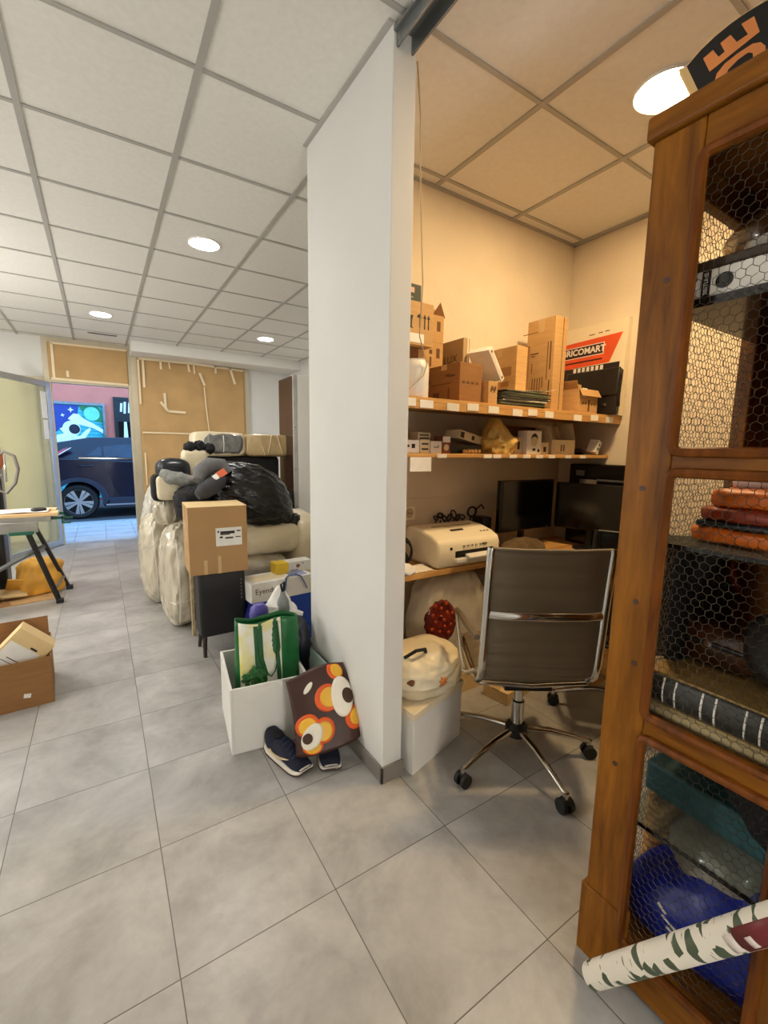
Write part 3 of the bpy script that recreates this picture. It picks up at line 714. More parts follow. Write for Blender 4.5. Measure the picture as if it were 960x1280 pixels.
# -- lower shelf: small boxes
def sbox(label, x0, x1, h, y=1.70, d=.07, m=M_PAPER, mk=None, rz=0.0):
    o = carton(label, ((x0 + x1) / 2, y + d / 2, ZS2), (x1 - x0, d, h), rz, m, 'small_box', seam=False)
    if mk: marks(o, mk, pl('front', x1 - x0, d), M_INK)
    return o
m_cr = mat('cream card', rgb(222, 206, 170), .7)
sbox('small white box with a dark dot, first on the lower shelf by the partition', 1.20, 1.29, .062, mk=[(.01, .034, .02, .02), (-.02, .034, .012, .012)])
sbox('small cream box with two dark lines, second on the lower shelf', 1.295, 1.355, .065, m=m_cr, mk=[(0, .045, .04, .008), (0, .02, .04, .008)])
sbox('taller pale box with striped front behind the row of small boxes', 1.345, 1.425, .105, y=1.785, m=m_cr, mk=[(0, .09, .06, .006), (0, .075, .06, .006)])
sbox('small white box with a thin drawn line, on the lower shelf', 1.36, 1.43, .06, mk=[(0, .03, .03, .004), (.012, .036, .01, .004)])
sbox('small brown and white box with a red ring on its front', 1.435, 1.485, .085, m=mat('red brown card', rgb(130, 74, 52), .6), mk=None)
o = bpy.data.objects['small_box.004']
MB().bx(-.024, .024, -.0362, -.035, .055, .084).build('white_panel', M_PAPER, o, smooth=0)
mb = MB(); mb.prism(circ(0, .03, .016, .016), pl('front', .05, .07), 0, .001); mb.build('ring_print', m_cr, o, smooth=0)
sbox('flat black box under the tilted white box on the lower shelf', 1.50, 1.72, .045, y=1.72, d=.10, m=M_BLACK, mk=None)
o = carton('tilted white box lying on the flat black box', (1.66, 1.79, ZS2 + .062), (.21, .10, .045), m=m_cr, name='small_box', rot=(0, radians(10), radians(8)), seam=False)
marks(o, [(.01, .022, .022, .022), (-.08, .022, .03, .03)], pl('front', .21, .10), M_INK)
mb = MB()
for i in range(5): mb.blob((1.585 + .025 * i, 1.70, ZS2 + .012), (.014, .012, .012), amp=.004, freq=60, nu=14, nv=10, seed=i)
tag(mb.build('screw_packets', mat('gold packets', rgb(196, 150, 90), .4, var=.3, vscale=80)), 'heap of tiny loose packets in front of the flat black box', 'packets', kind='stuff')
bgp = MB().blob((0, 0, .05), (.095, .07, .06), amp=.018, freq=16, ridge=True, spikes=(((-.1, 0, 1), .08, 6), ((.6, -.6, .2), .03, 8)), nu=56, nv=34, flatbottom=0, seed=2)
bgp = bgp.build('plastic_bag', mat('yellowish clear plastic', rgb(214, 176, 96), .25, var=.25, vscale=14, coat=.5), loc=(1.85, 1.735, ZS2)); tag(bgp, 'crumpled yellowish plastic bag on the lower shelf', 'plastic bag')
sbox('tall narrow pale green box behind the yellowish plastic bag', 1.855, 1.965, .19, y=1.81, d=.05, m=mat('pale green card', rgb(190, 178, 128), .7))
sbox('small pale box left of the light bulb box', 1.985, 2.045, .095, y=1.72, m=m_cr, mk=[(.0, .05, .02, .045)])
o = sbox('white light bulb box with a drawn bulb on its front', 2.02 + .03, 2.155 + .02, .135, y=1.69)
PF = pl('front', .125, .07); mb = MB(); mb.prism(circ(0, .075, .028, .03), PF, 0, .001); mb.build('bulb_print', mat('pale bulb print', rgb(214, 196, 150), .6), o, smooth=0)
mb = MB(); mb.prism([(-.03, .085), (-.022, .11), (0, .122), (.022, .11), (.03, .085), (.012, .10), (-.012, .10)], PF, 0, .0014); mb.prism([(-.012, .02), (.012, .02), (.012, .035), (-.012, .035)], PF, 0, .0014); mb.prism(circ(.04, .022, .01, .01), PF, 0, .0014); mb.build('dark_print', M_INK, o, smooth=0)
sbox('small plain cream box right of the light bulb box', 2.18, 2.27, .07, y=1.71, m=m_cr, mk=[(.01, .03, .025, .03)])
o = carton('open pale carton with raised flaps on the right of the lower shelf', (2.42, 1.77, ZS2), (.23, .11, .09), m=m_cr, open_top=True, flaps=(('L', 20, .08), ('B', 10, .09), ('R', -20, .11)), inside=M_CARD_IN)
marks(o, [(-.02, .04, .012, .04), (.005, .04, .012, .04)], pl('front', .23, .11))
sbox('dark box deep behind the open pale carton on the lower shelf', 2.10, 2.42, .17, y=1.90, d=.1, m=M_CARD_IN)
o = carton('tiny white labelled box tipped over at the right end of the lower shelf', (2.70, 1.70, ZS2 + .012), (.05, .06, .085), m=M_PAPER, name='small_box', rot=(.1, radians(24), .2), seam=False)
marks(o, [(0, .06, .014, .014), (.012, .035, .012, .016), (-.01, .03, .012, .016)], pl('front', .05, .06), M_INK)
tag(MB().blob((0, 0, .02), (.05, .035, .022), amp=.012, freq=30, nu=24, nv=14, flatbottom=0).build('glove', M_BLACKF, loc=(2.62, 1.74, ZS2)), 'small dark crumpled cloth left of the tipped white box', 'cloth')
# -- things on the desk
ZD = .765
pr = thing('printer', 'cream white all in one printer on the left of the desk', 'printer', (1.655, 1.865, ZD), 0); pr.scale = (1, .84, 1)
m_pr = mat('cream printer plastic', rgb(250, 240, 214), .42, var=.015)
def PRf(u, v, wv): return (wv, u, v)
side = [(-.185, .0), (-.20, .02), (-.20, .115), (-.185, .145), (-.12, .170), (-.02, .190), (.10, .196), (.15, .185), (.16, .02), (.15, 0)]
MB().prism(side, PRf, -.225, .225).build('body', m_pr, pr, bev=.016, seg=3)
MB().bx(-.11, .17, -.206, -.16, .05, .088).build('paper_slot', M_BLACKG, pr, bev=.003)
MB().bx(-.12, .18, -.235, -.19, .030, .052).build('output_tray', M_WHITE, pr, bev=.004)
MB().box((.03, -.235, .06), (.16, .05, .014), (.25, 0, 0)).build('paper_guide', M_WHITE, pr, bev=.004)
mb = MB()
for i in range(6): mb.box((-.05 + .03 * i, -.203, .112), (.014, .004, .007))
mb.build('button', mat('grey buttons', rgb(150, 142, 130), .5), pr)
MB().box((-.14, -.2015, .105), (.014, .004, .014)).box((.10, -.2025, .112), (.03, .004, .009)).build('status_window', M_BLACKG, pr)
MB().box((-.02, -.085, .1815), (.09, .018, .004), (.26, 0, 0)).build('display', mat('dark display', rgb(70, 66, 54), .2), pr)
mb = MB().tube([(-.14, .0, .192), (-.05, -.012, .194), (.06, -.012, .194), (.15, .0, .192)], .004, 6); mb.build('lid_shadow_line', mat('lid shadow line', rgb(176, 160, 128), .5), pr)  # tan tube stands in for the shadow line along the lid
mb = MB()
for i in range(3): mb.box((.13 + .025 * i, -.13, .169), (.012, .012, .003), (.36, 0, 0))
mb.build('key', mat('grey buttons', rgb(150, 142, 130), .5), pr)
MB().box((.2262, -.08, .06), (.002, .07, .06)).build('cartridge_label', mat('orange sticker', rgb(214, 96, 40), .5), pr)
ck = MB()
for i in range(4):
    ck.tube([(.0 + (.045 + .008 * i) * cos(t * .35), .012 * i - .02, .075 + (.06 + .006 * i) * sin(t * .35)) for t in range(18)], .0055, 8, closed=True)
ck.blob((0, .01, .04), (.045, .03, .04), amp=.01, freq=30, nu=24, nv=16)
tag(ck.build('cable_coil', M_RUBBER, loc=(1.32, 1.86, ZD)), 'coiled black cable standing left of the printer', 'cable')
pp = thing('paper_scraps', 'crumpled white paper and notes on the desk edge left of the printer', 'papers', (1.30, 1.735, ZD))
MB().grid(lambda u, v: (-.08 + .19 * u, -.03 + .10 * v, .004 + .02 * noise.noise(Vector((u * 3, v * 3, 1))) ** 2 + .012 * u * v), 14, 10).build('sheet', M_PAPER, pp, solid=.001)
MB().blob((-.05, -.005, .018), (.04, .025, .018), amp=.014, freq=30, ridge=True, nu=30, nv=18, flatbottom=.0).build('crumpled_sheet', M_PAPER, pp)
MB().blob((-.09, -.015, .012), (.022, .018, .014), amp=.006, freq=40, nu=18, nv=12).build('dark_clip', M_BLACK, pp)
# tools on the rear of the desk: scissors and pens in a row
mb = MB()
for i in range(7):
    x = 1.66 + .035 * i
    rx_, rz_, sk = .010 + .012 * random.random(), .012 + .016 * random.random(), random.uniform(-.8, .8)
    mb.tube([(x + rx_ * cos(t * pi / 6) + sk * rz_ * sin(t * pi / 6), 2.006, ZD + .215 + rz_ * sin(t * pi / 6) + .014 * sin(i * 2)) for t in range(12)], .0045 + .002 * (i % 2), 6, closed=True)
    mb.cyl((x, 2.006, ZD + .20), (x + .01, 2.006, ZD + .02), .004, n=6)
tag(mb.build('hung_tools', mat('dark purple handles', rgb(36, 28, 40), .4)), 'row of dark looped tool handles along the wall behind the printer', 'tools', kind='stuff')
mb = MB().tube([(1.95 + .035 * cos(t * pi / 8), 2.004, ZD + .235 + .03 * sin(t * pi / 8)) for t in range(16)], .006, 8, closed=True)
mb.tube([(1.985, 2.004, ZD + .25), (2.03, 2.004, ZD + .275), (2.05, 2.0, ZD + .25)], .005, 8); mb.cyl((1.94, 2.004, ZD + .21), (1.90, 2.0, ZD + .01), .005, n=8)
tag(mb.build('scissors', mat('dark purple handles', rgb(36, 28, 40), .4)), 'dark handled scissors upright at the wall left of the screen', 'scissors')
out = thing('power_socket', 'cream power socket on the office wall above the printer', 'socket', (1.475, 2.03, 1.02))
MB().bx(-.042, .042, -.010, 0, -.042, .042).build('plate', m_pr, out, bev=.004)
MB().lathe([(.024, -.012), (.028, -.0125), (.028, -.009)][::-1], n=24, axis='Y').build('well', mat('socket well', rgb(206, 190, 156), .5), out)
MB().cyl((-.009, -.0135, 0), (-.009, -.012, 0), .004, n=10).cyl((.009, -.0135, 0), (.009, -.012, 0), .004, n=10).build('pin_hole', M_BLACK, out)
# screens
def screen(label, loc, rz, W=.50, Hh=.31):
    t = thing('monitor', label, 'monitor', loc, rz)
    MB().bx(-W / 2, W / 2, -.012, .022, .12, .12 + Hh).build('case', M_BLACKG, t, bev=.006)
    MB().bx(-W / 2 + .016, W / 2 - .016, -.0145, -.0115, .138, .12 + Hh - .014).build('panel', mat('screen panel', rgb(10, 9, 10), .12), t, smooth=0)
    MB().cyl((0, .03, .012), (0, .03, .2), .022, n=16).build('stand_neck', M_BLACK, t)
    MB().lathe([(.085, 0), (.085, .008), (.04, .016)], n=32).build('stand_foot', M_BLACK, t)
    MB().box((W / 2 - .05, -.0135, .128), (.02, .003, .006)).build('power_button', M_STEEL, t)
    return t
screen('dark monitor facing the chair, left of the corner', (2.26, 1.84, ZD), 0, .50, .32)
screen('dark monitor turned sideways at the right wall', (2.605, 1.625, ZD), radians(-78), .44, .30)
px_ = thing('speaker', 'slim dark speaker standing left of the monitor', 'speaker', (1.965, 1.93, ZD))
MB().bx(-.035, .035, -.05, .05, 0, .215).build('cabinet', M_BLACK, px_, bev=.006)
MB().lathe([(.028, -.0515), (.03, -.052), (.03, -.05)][::-1], c=(0, 0, .14), n=24, axis='Y').build('cone', M_BLACKF, px_)
pc = thing('laser_printer', 'tall black device with paper drawer behind the sideways monitor', 'printer', (2.763, 1.62, ZD))
MB().bx(-.062, .062, -.235, .235, 0, .54).build('housing', M_BLACKG, pc, bev=.012, seg=3)
MB().box((-.063, -.08, .44), (.004, .22, .012)).box((-.063, .0, .40), (.004, .40, .004)).build('drawer_edge', M_STEEL, pc)
MB().box((-.064, .15, .48), (.004, .06, .035)).box((-.064, .09, .425), (.004, .12, .03)).build('paper_sticker', mat('grey sticker', rgb(120, 112, 104), .6), pc)
tag(MB().blob((0, 0, .035), (.19, .065, .06), amp=.014, freq=9, ridge=True, nu=48, nv=26, flatbottom=0, seed=4).build('cap', mat('olive brown cloth', rgb(96, 78, 52), .9, var=.15, vscale=30, bump=.4), loc=(2.08, 1.70, ZD)), 'brownish cloth cap heaped on the desk before the monitor', 'cap')
tag(MB().bx(-.2, .2, -.07, .07, 0, .022).build('keyboard', M_BLACK, loc=(2.56, 1.44, ZD), rot=(0, 0, 1.2), bev=.006), 'black keyboard lying before the sideways monitor', 'keyboard')
# thin cable hanging from the ceiling channel
pts = [(1.04, 1.44, ZC - .03), (1.066, 1.45, 2.60), (1.09, 1.47, 2.35), (1.15, 1.52, 2.05), (1.20, 1.60, 1.87), (1.255, 1.612, 1.76), (1.235, 1.61, 1.71), (1.14, 1.60, 1.635), (1.06, 1.64, 1.618)]
tag(MB().tube(pts, .0026, 6).build('hanging_cable', mat('thin grey cable', rgb(176, 160, 130), .5)), 'thin pale cable hanging from the ceiling beside the partition edge', 'cable')
# -- under the desk
def plastic(name, c, **k): return mat(name, c, .35, var=.06, vscale=6, bump=.3, bscale=14, **k)
from mathutils.bvhtree import BVHTree
def decal(name, bvh, poly, m, parent, off=.002, K=4):
    """print following a bag surface, projected along +Y; poly of (x,z)"""
    mb = MB(); cx = sum(p[0] for p in poly) / len(poly); cz = sum(p[1] for p in poly) / len(poly); last = [0.0]
    def P(x, z):
        h = bvh.ray_cast(Vector((x, -1, z)), Vector((0, 1, 0)))[0]
        y = h.y if h is not None else last[0]
        last[0] = y
        return mb.bm.verts.new((x, y - off, z))
    c = P(cx, cz); rings = [[P(cx + (x - cx) * k / K, cz + (z - cz) * k / K) for x, z in poly] for k in range(1, K + 1)]
    n = len(poly)
    for i in range(n): mb.bm.faces.new((c, rings[0][i], rings[0][(i + 1) % n]))
    for a, b in zip(rings, rings[1:]): mb.bridge(a, b)
    return mb.build(name, m, parent, solid=.001)
pb = thing('carrier_bag', 'white plastic carrier bag with a red floral print under the desk', 'bag', (1.62, 1.83, 0))
bm_ = MB().blob((.0, 0, .38), (.25, .11, .33), e=.65, amp=.011, freq=9, ridge=True, ns=(1.4, 1, .6), nu=90, nv=56, seed=1, flatbottom=0.12)
bvh = BVHTree.FromBMesh(bm_.bm); bm_.build('bag_body', plastic('white bag plastic', rgb(206, 198, 182)), pb)
decal('floral_print', bvh, [(-.135 + (.095 + .004 * sin(i * 2.7)) * cos(i * pi / 16), .47 + (.12 + .004 * cos(i * 3.1)) * sin(i * pi / 16)) for i in range(32)], mat('dark red floral', rgb(112, 26, 14), .5, var=.5, vscale=40), pb, .003, 6)
for i in range(15):
    a = i * 2.4; r = .023 * math.sqrt(i)
    decal('flower_dot', bvh, circ(-.125 + r * cos(a), .48 + r * sin(a) * 1.15, .011, .011, 10), mat('orange flowers', rgb(186, 76, 26), .5, var=.4, vscale=60), pb, .006, 1)
sup = carton('low beige carton standing under the desk carrying the carrier bag', (1.62, 1.86, 0), (.50, .26, .12), 0, M_CARD_L, seam=True)
o = carton('flat beige carton on the floor behind the chair column', (1.93, 1.60, 0), (.32, .16, .07), .15, M_CARD_L)
o = carton('cream storage box under the desk, right of the carrier bag', (2.02, 1.89, 0), (.22, .22, .63), 0, m_cr, seam=False)
MB().bx(-.112, .112, -.112, .112, .60, .632).build('lid', M_PAPER, o, bev=.002)
# white laminated box in front of the desk
wb = thing('storage_box', 'white laminated storage box on the floor beside the partition end', 'box', (0, 0, 0))
def quadbox(name, P, z0, z1, m, parent, bev=.003):
    return MB().prism(P, lambda u, v, wv: (u, v, wv), z0, z1).build(name, m, parent, bev=bev)
P_ = [(1.035, 1.352), (1.40, 1.455), (1.33, 1.72), (1.012, 1.63)]
quadbox('box_body', P_, 0, .255, M_WHITEBOX, wb)
quadbox('lid', [(1.030, 1.345), (1.405, 1.450), (1.335, 1.725), (1.010, 1.635)], .255, .288, mat('warm white lid', rgb(232, 216, 184), .5), wb)
tb = thing('carrier_bag', 'white plastic bag with an orange print lying on the storage box', 'bag', (1.205, 1.53, .288))
bm_ = MB().blob((0, 0, .09), (.185, .15, .11), e=.8, amp=.011, freq=10, ridge=True, ns=(.7, .7, 1.5), nu=90, nv=56, seed=7, flatbottom=0, spikes=(((-.8, .3, .6), .05, 5),))
bvh = BVHTree.FromBMesh(bm_.bm); bm_.build('bag_body', plastic('cream bag plastic', rgb(226, 212, 180)), tb)
decal('orange_print', bvh, [(.0 + (.03 if i % 2 else .018) * cos(i * pi / 8), .085 + (.028 if i % 2 else .016) * sin(i * pi / 8)) for i in range(16)], mat('orange print', rgb(206, 120, 50), .5), tb, .003, 4)
MB().tube([(-.14, -.06, .19), (-.10, -.09, .225), (-.05, -.09, .22), (-.03, -.07, .19)], .008, 8).build('bag_handle', M_BLACKF, tb)
MB().box((-.13, -.11, .10), (.05, .03, .03), (.2, .3, .4)).build('dark_item', M_CARD_IN, tb, bev=.005)
tag(MB().bx(1.0015, 1.0095, 1.45, 1.72, 0, .73).build('loose_board', M_WHITEBOX, bev=.002), 'white board standing against the office side of the partition', 'board')

# -- office chair
def office_chair(label, loc, rz, m_pad, m_arm):
    t = thing('office_chair', label, 'chair', loc, rz)
    for i in range(5):
        a = radians(182.5 + rz_base) + i * 2 * pi / 5 - rz
        d = Vector((cos(a), sin(a), 0)); s_ = Vector((-sin(a), cos(a), 0))
        mb = MB().tube([d * .03 + Vector((0, 0, .135)), d * .15 + Vector((0, 0, .125)), d * .26 + Vector((0, 0, .098)), d * .335 + Vector((0, 0, .075))], [.017, .016, .014, .012], 12, flat=.8)
        mb.cyl(d * .335 + Vector((0, 0, .05)), d * .335 + Vector((0, 0, .082)), .012, n=12)
        leg = mb.build('base_leg', M_CHROME, t)
        mb = MB(); c = d * .335 + Vector((0, 0, .029))
        for s in (-1, 1):
            mb.cyl(c + s_ * (s * .009), c + s_ * (s * .026), .029, n=22)
        mb.cyl(c - s_ * .01, c + s_ * .01, .008, n=10)
        mb.box(c + Vector((0, 0, .018)), (.03, .03, .022))
        mb.build('caster', M_RUBBER, leg, bev=.002)
    MB().lathe([(.045, .105), (.05, .11), (.05, .15), (.04, .16), (.034, .165)], n=28).build('hub', M_BLACK, t)
    MB().lathe([(.028, .16), (.028, .27), (.02, .275), (.02, .385)], n=24).build('gas_column', M_CHROME, t)
    MB().box((0, 0, .40), (.20, .24, .035)).tube([(.06, .02, .39), (.2, .03, .385), (.25, .03, .38)], .007, 8).build('seat_mechanism', M_BLACK, t, bev=.006)
    # ribbed pads: profile along y,z from the front of the seat over the bend to the top of the back
    prof = [(.24, .475), (.20, .478), (.10, .465), (0, .452), (-.10, .448), (-.165, .46), (-.205, .50), (-.222, .56), (-.232, .66), (-.243, .78), (-.257, .90), (-.272, 1.02)]
    def along(s):
        s = s * (len(prof) - 1); i = min(int(s), len(prof) - 2); f = s - i
        return prof[i][0] * (1 - f) + prof[i + 1][0] * f, prof[i][1] * (1 - f) + prof[i + 1][1] * f
    def pad(name, s0, s1, ribs, w, th):
        mb = MB(); N = ribs * 6
        def shell(side):
            rows = []
            for i in range(N + 1):
                s = s0 + (s1 - s0) * i / N; y, z = along(s); y2, z2 = along(min(1, s + .01)); y1, z1 = along(max(0, s - .01))
                d = Vector((0, y2 - y1, z2 - z1)).normalized(); n = Vector((0, d.z, -d.y)) * -1
                puff = .35 + .65 * abs(sin(pi * (i % 6) / 6)) ** .45 if 0 < i < N else .0
                row = []
                for j in range(13):
                    x = -1 + 2 * j / 12; ed = (1 - abs(x) ** 10)
                    row.append(mb.bm.verts.new(Vector((x * w / 2, y, z)) + n * (side * th * (.25 + .75 * puff) * (.3 + .7 * ed) * (.6 if abs(x) == 1 else 1))))
                rows.append(row)
            for a, b in zip(rows, rows[1:]):
                for j in range(12): mb.bm.faces.new((a[j], a[j + 1], b[j + 1], b[j]))
            return rows
        A = shell(1); B = shell(-1)
        ring_a = A[0] + [r[-1] for r in A[1:]] + A[-1][-2::-1] + [r[0] for r in A[-2:0:-1]]
        ring_b = B[0] + [r[-1] for r in B[1:]] + B[-1][-2::-1] + [r[0] for r in B[-2:0:-1]]
        n = len(ring_a)
        for i in range(n): mb.bm.faces.new((ring_a[i], ring_a[(i + 1) % n], ring_b[(i + 1) % n], ring_b[i]))
        return mb.build(name, m_pad, t, smooth=50)
    pad('seat', .0, .44, 6, .435, .022); pad('backrest', .50, 1.0, 9, .425, .013)
    for s in (-1, 1):
        mb = MB().tube([(s * .226, .25, .462)] + [(s * .226, y - .004, z - .002) for y, z in prof] + [(s * .224, -.275, 1.03)], .016, 12, flat=.75)
        mb.build('side_frame', M_CHROME if m_arm is None else m_arm, t)
        y0, z0 = along(.62)
        arm = MB().tube([(s * .245, -.20, .52), (s * .262, -.13, .47), (s * .270, -.09, .46), (s * .275, -.04, .50), (s * .280, .04, .62), (s * .278, .07, .655)], .010, 10).build('armrest', M_CHROME if m_arm is None else m_arm, t)
        MB().tube([(s * .278, .08, .66), (s * .275, .0, .668), (s * .270, -.10, .668), (s * .25, -.215, .66)], .013, 10).build('arm_pad', m_pad, arm)
    MB().tube([(-.224, -.244, .765), (-.15, -.262, .765), (0, -.268, .765), (.15, -.262, .765), (.224, -.244, .765)], .009, 12, flat=1.9).build('back_bar', M_CHROME if m_arm is None else m_arm, t)
    MB().tube([(-.222, -.272, 1.026), (-.1, -.278, 1.022), (.1, -.278, 1.022), (.222, -.272, 1.026)], .008, 10).build('top_rail', m_pad, t)
    MB().tube([(-.224, -.15, .44), (0, -.15, .425), (.224, -.15, .44)], .011, 10).build('lower_bar', M_CHROME if m_arm is None else m_arm, t)
    return t
rz_base = 0
m_grey = mat('grey brown leatherette', rgb(112, 98, 78), .5, var=.05, vscale=8, bump=.1, bscale=120)
office_chair('grey ribbed office chair with chrome frame, its back turned to the viewer', (1.517, 1.214, 0), -radians(32.5), m_grey, None)
rz_base = 20
office_chair('black office chair tucked in by the right screen, mostly hidden', (2.24, 1.13, 0), radians(-50), M_LEATHER, M_BLACK)

# ================================================================== CABINET with wire mesh panels
CX0, CX1, CY0, CY1 = 1.05, 1.80, -.36, .58
cb = thing('display_cabinet', 'tall honey pine cabinet with chicken wire panels at the right', 'cabinet', (0, 0, 0))
m_wire = mat('chicken wire', rgb(96, 90, 80), .4, metal=.7, var=.1)
ZR = [(.03, .136), (.71, .763), (1.34, 1.384), (1.976, 2.045)]      # rails
def hexmesh(name, f, u0, u1, v0, v1, parent, p=.019, r=.00065):
    """hexagonal wire netting in the plane f(u,v,w)"""
    mb = MB(); a = p / math.sqrt(3); edges = []
    cols = int((u1 - u0) / p) + 2; rows = int((v1 - v0) / (1.5 * a)) + 2
    def clip(P, Q):
        (x0, y0), (x1, y1) = P, Q; t0, t1 = 0.0, 1.0; dx, dy = x1 - x0, y1 - y0
        for pp, q in ((-dx, x0 - u0), (dx, u1 - x0), (-dy, y0 - v0), (dy, v1 - y0)):
            if pp == 0:
                if q < 0: return None
            else:
                t = q / pp
                if pp < 0: t0 = max(t0, t)
                else: t1 = min(t1, t)
        return ((x0 + dx * t0, y0 + dy * t0), (x0 + dx * t1, y0 + dy * t1)) if t0 < t1 else None
    for j in range(-1, rows + 1):
        for i in range(-1, cols + 1):
            cx = u0 + i * p + (j % 2) * p / 2 + .0012 * sin(i * 3.1 + j); cy = v0 + j * 1.5 * a + .0012 * cos(j * 2.3 + i)
            V = [(cx + a * sin(pi / 3 * k), cy + a * cos(pi / 3 * k)) for k in range(6)]
            for k in (0, 1, 2):
                e = clip(V[k], V[k + 1])
                if e: edges.append(e)
    for (x0, y0), (x1, y1) in edges:
        d = Vector((x1 - x0, y1 - y0)); L = d.length
        if L < 1e-4: continue
        n = Vector((-d.y, d.x)) / L * r
        q = [mb.bm.verts.new(f(x0 + n.x, y0 + n.y, 0)), mb.bm.verts.new(f(x0 - n.x, y0 - n.y, 0)), mb.bm.verts.new(f(x0, y0, 2 * r)),
             mb.bm.verts.new(f(x1 + n.x, y1 + n.y, 0)), mb.bm.verts.new(f(x1 - n.x, y1 - n.y, 0)), mb.bm.verts.new(f(x1, y1, 2 * r))]
        for t in ((0, 1, 4, 3), (1, 2, 5, 4), (2, 0, 3, 5)): mb.bm.faces.new([q[i] for i in t])
    return mb.build(name, m_wire, parent, smooth=0)
def mould(f, u0, u1, v0, v1, parent, r=.011):
    mb = MB(); c = .018; P = []
    for cx, cy, a0 in ((u0 + c, v0 + c, pi), (u1 - c, v0 + c, 1.5 * pi), (u1 - c, v1 - c, 0), (u0 + c, v1 - c, .5 * pi)):
        for k in range(5): P.append(f(cx + c * cos(a0 + k * pi / 8), cy + c * sin(a0 + k * pi / 8), 0.002))
    return mb.tube(P, r, 8, closed=True).build('panel_moulding', m_mould, parent)
m_mould = wood('dark honey pine', rgb(74, 36, 6), rgb(124, 68, 16), 'Z', 7)
def front_door(y0, y1, hinge):
    f = lambda u, v, wv: (CX0 - wv, u, v)
    d = bpy.data.objects.new('door', None); COL.objects.link(d); d.parent = cb
    if hinge is None: pass
    mb = MB(); mb.bx(CX0, CX0 + .032, y1 - .10, y1, .03, 2.045); mb.build('stile', M_PINE, d, bev=.005, seg=3)
    mb = MB(); mb.bx(CX0, CX0 + .032, y0, y0 + .10, .03, 2.045); mb.build('stile', M_PINE, d, bev=.005, seg=3)
    for z0, z1 in ZR:
        MB().bx(CX0 + .001, CX0 + .031, y0 + .10, y1 - .10, z0, z1).build('rail', M_PINE_Y, d, bev=.004, seg=2)
    for (a, b), (c, e) in zip(ZR, ZR[1:]):
        mould(f, y0 + .10, y1 - .10, b, c, d)
        hexmesh('wire_mesh', lambda u, v, wv: (CX0 + .022 - wv, u, v), y0 + .10, y1 - .10, b, c, d)
    pg = MB()
    for z in (1.30, 1.03, .88, .60, 1.75, .2):
        pg.cyl((CX0 - .0012, y1 - .055 - .012 * sin(z * 9), z), (CX0 + .004, y1 - .055 - .012 * sin(z * 9), z), .0065, n=12)
    pg.build('pegs', M_KNOT, d)
    return d
front_door(.115, .575, None); front_door(-.355, .105, None)
# carcass: corner posts, far end with its own mesh, rear frame, top with cornice, floor board
for n_, (x0, x1, y0, y1) in enumerate([(CX0 + .034, CX0 + .085, CY1 - .05, CY1), (CX1 - .17, CX1, CY1 - .04, CY1), (CX0 + .034, CX0 + .085, CY0, CY0 + .05), (CX1 - .06, CX1, CY0, CY0 + .04)]):
    MB().bx(x0, x1, y0, y1, 0, 2.045).build('corner_post', M_PINE, cb, bev=.004)
fe = lambda u, v, wv: (u, CY1 - .02 + wv, v)
for (a, b), (c, e) in zip(ZR, ZR[1:]):
    hexmesh('wire_mesh', fe, CX0 + .085, CX1 - .17, b, c, cb)
for z0, z1 in ZR: MB().bx(CX0 + .085, CX1 - .17, CY1 - .035, CY1 - .008, z0, z1).build('end_rail', M_PINE_X, cb, bev=.003)
MB().bx(CX0 + .085, CX1 - .06, CY0 + .005, CY0 + .022, .03, 2.045).build('end_panel', M_PINE_X, cb)
MB().bx(CX1 - .03, CX1, .10, CY1 - .04, .03, 2.045).build('rear_stile', M_PINE, cb).hide_render = False
for z0, z1 in ZR: MB().bx(CX1 - .028, CX1 - .002, CY0 + .04, .10, z0, z1).build('rear_rail', M_PINE_Y, cb)
MB().bx(CX0 - .012, CX1 + .01, CY0 - .01, CY1 + .008, 2.045, 2.095).build('cornice', M_PINE_Y, cb, bev=.008, seg=3)
MB().bx(CX0 - .006, CX0 + .03, CY1 - .112, CY1 + .006, 0, .21).build('foot_block', M_PINE, cb, bev=.004)
MB().bx(CX0 + .034, CX1 - .03, CY0 + .022, CY1 - .05, .10, .13).build('floor_board', M_PINE_Y, cb)
m_gl = mat('dark smoked shelf', rgb(26, 22, 20), .15, var=.1)
m_cg = glass('clear shelf glass', (.80, .84, .80, 1), .05, .12)
for z in (1.166, .442):
    g_ = MB().bx(CX0 + .048, CX1 - .04, CY0 + .03, CY1 - .055, z, z + .008).build('glass_shelf', m_cg, cb, smooth=0)
    MB().bx(CX0 + .045, CX0 + .048, CY0 + .03, CY1 - .055, z - .001, z + .009).build('shelf_edge', m_gl, g_, smooth=0)
for z in (1.690, .728): MB().bx(CX0 + .045, CX1 - .04, CY0 + .03, CY1 - .055, z, z + .018).build('shelf', M_PINE_Y if z < 1 else m_gl, cb)

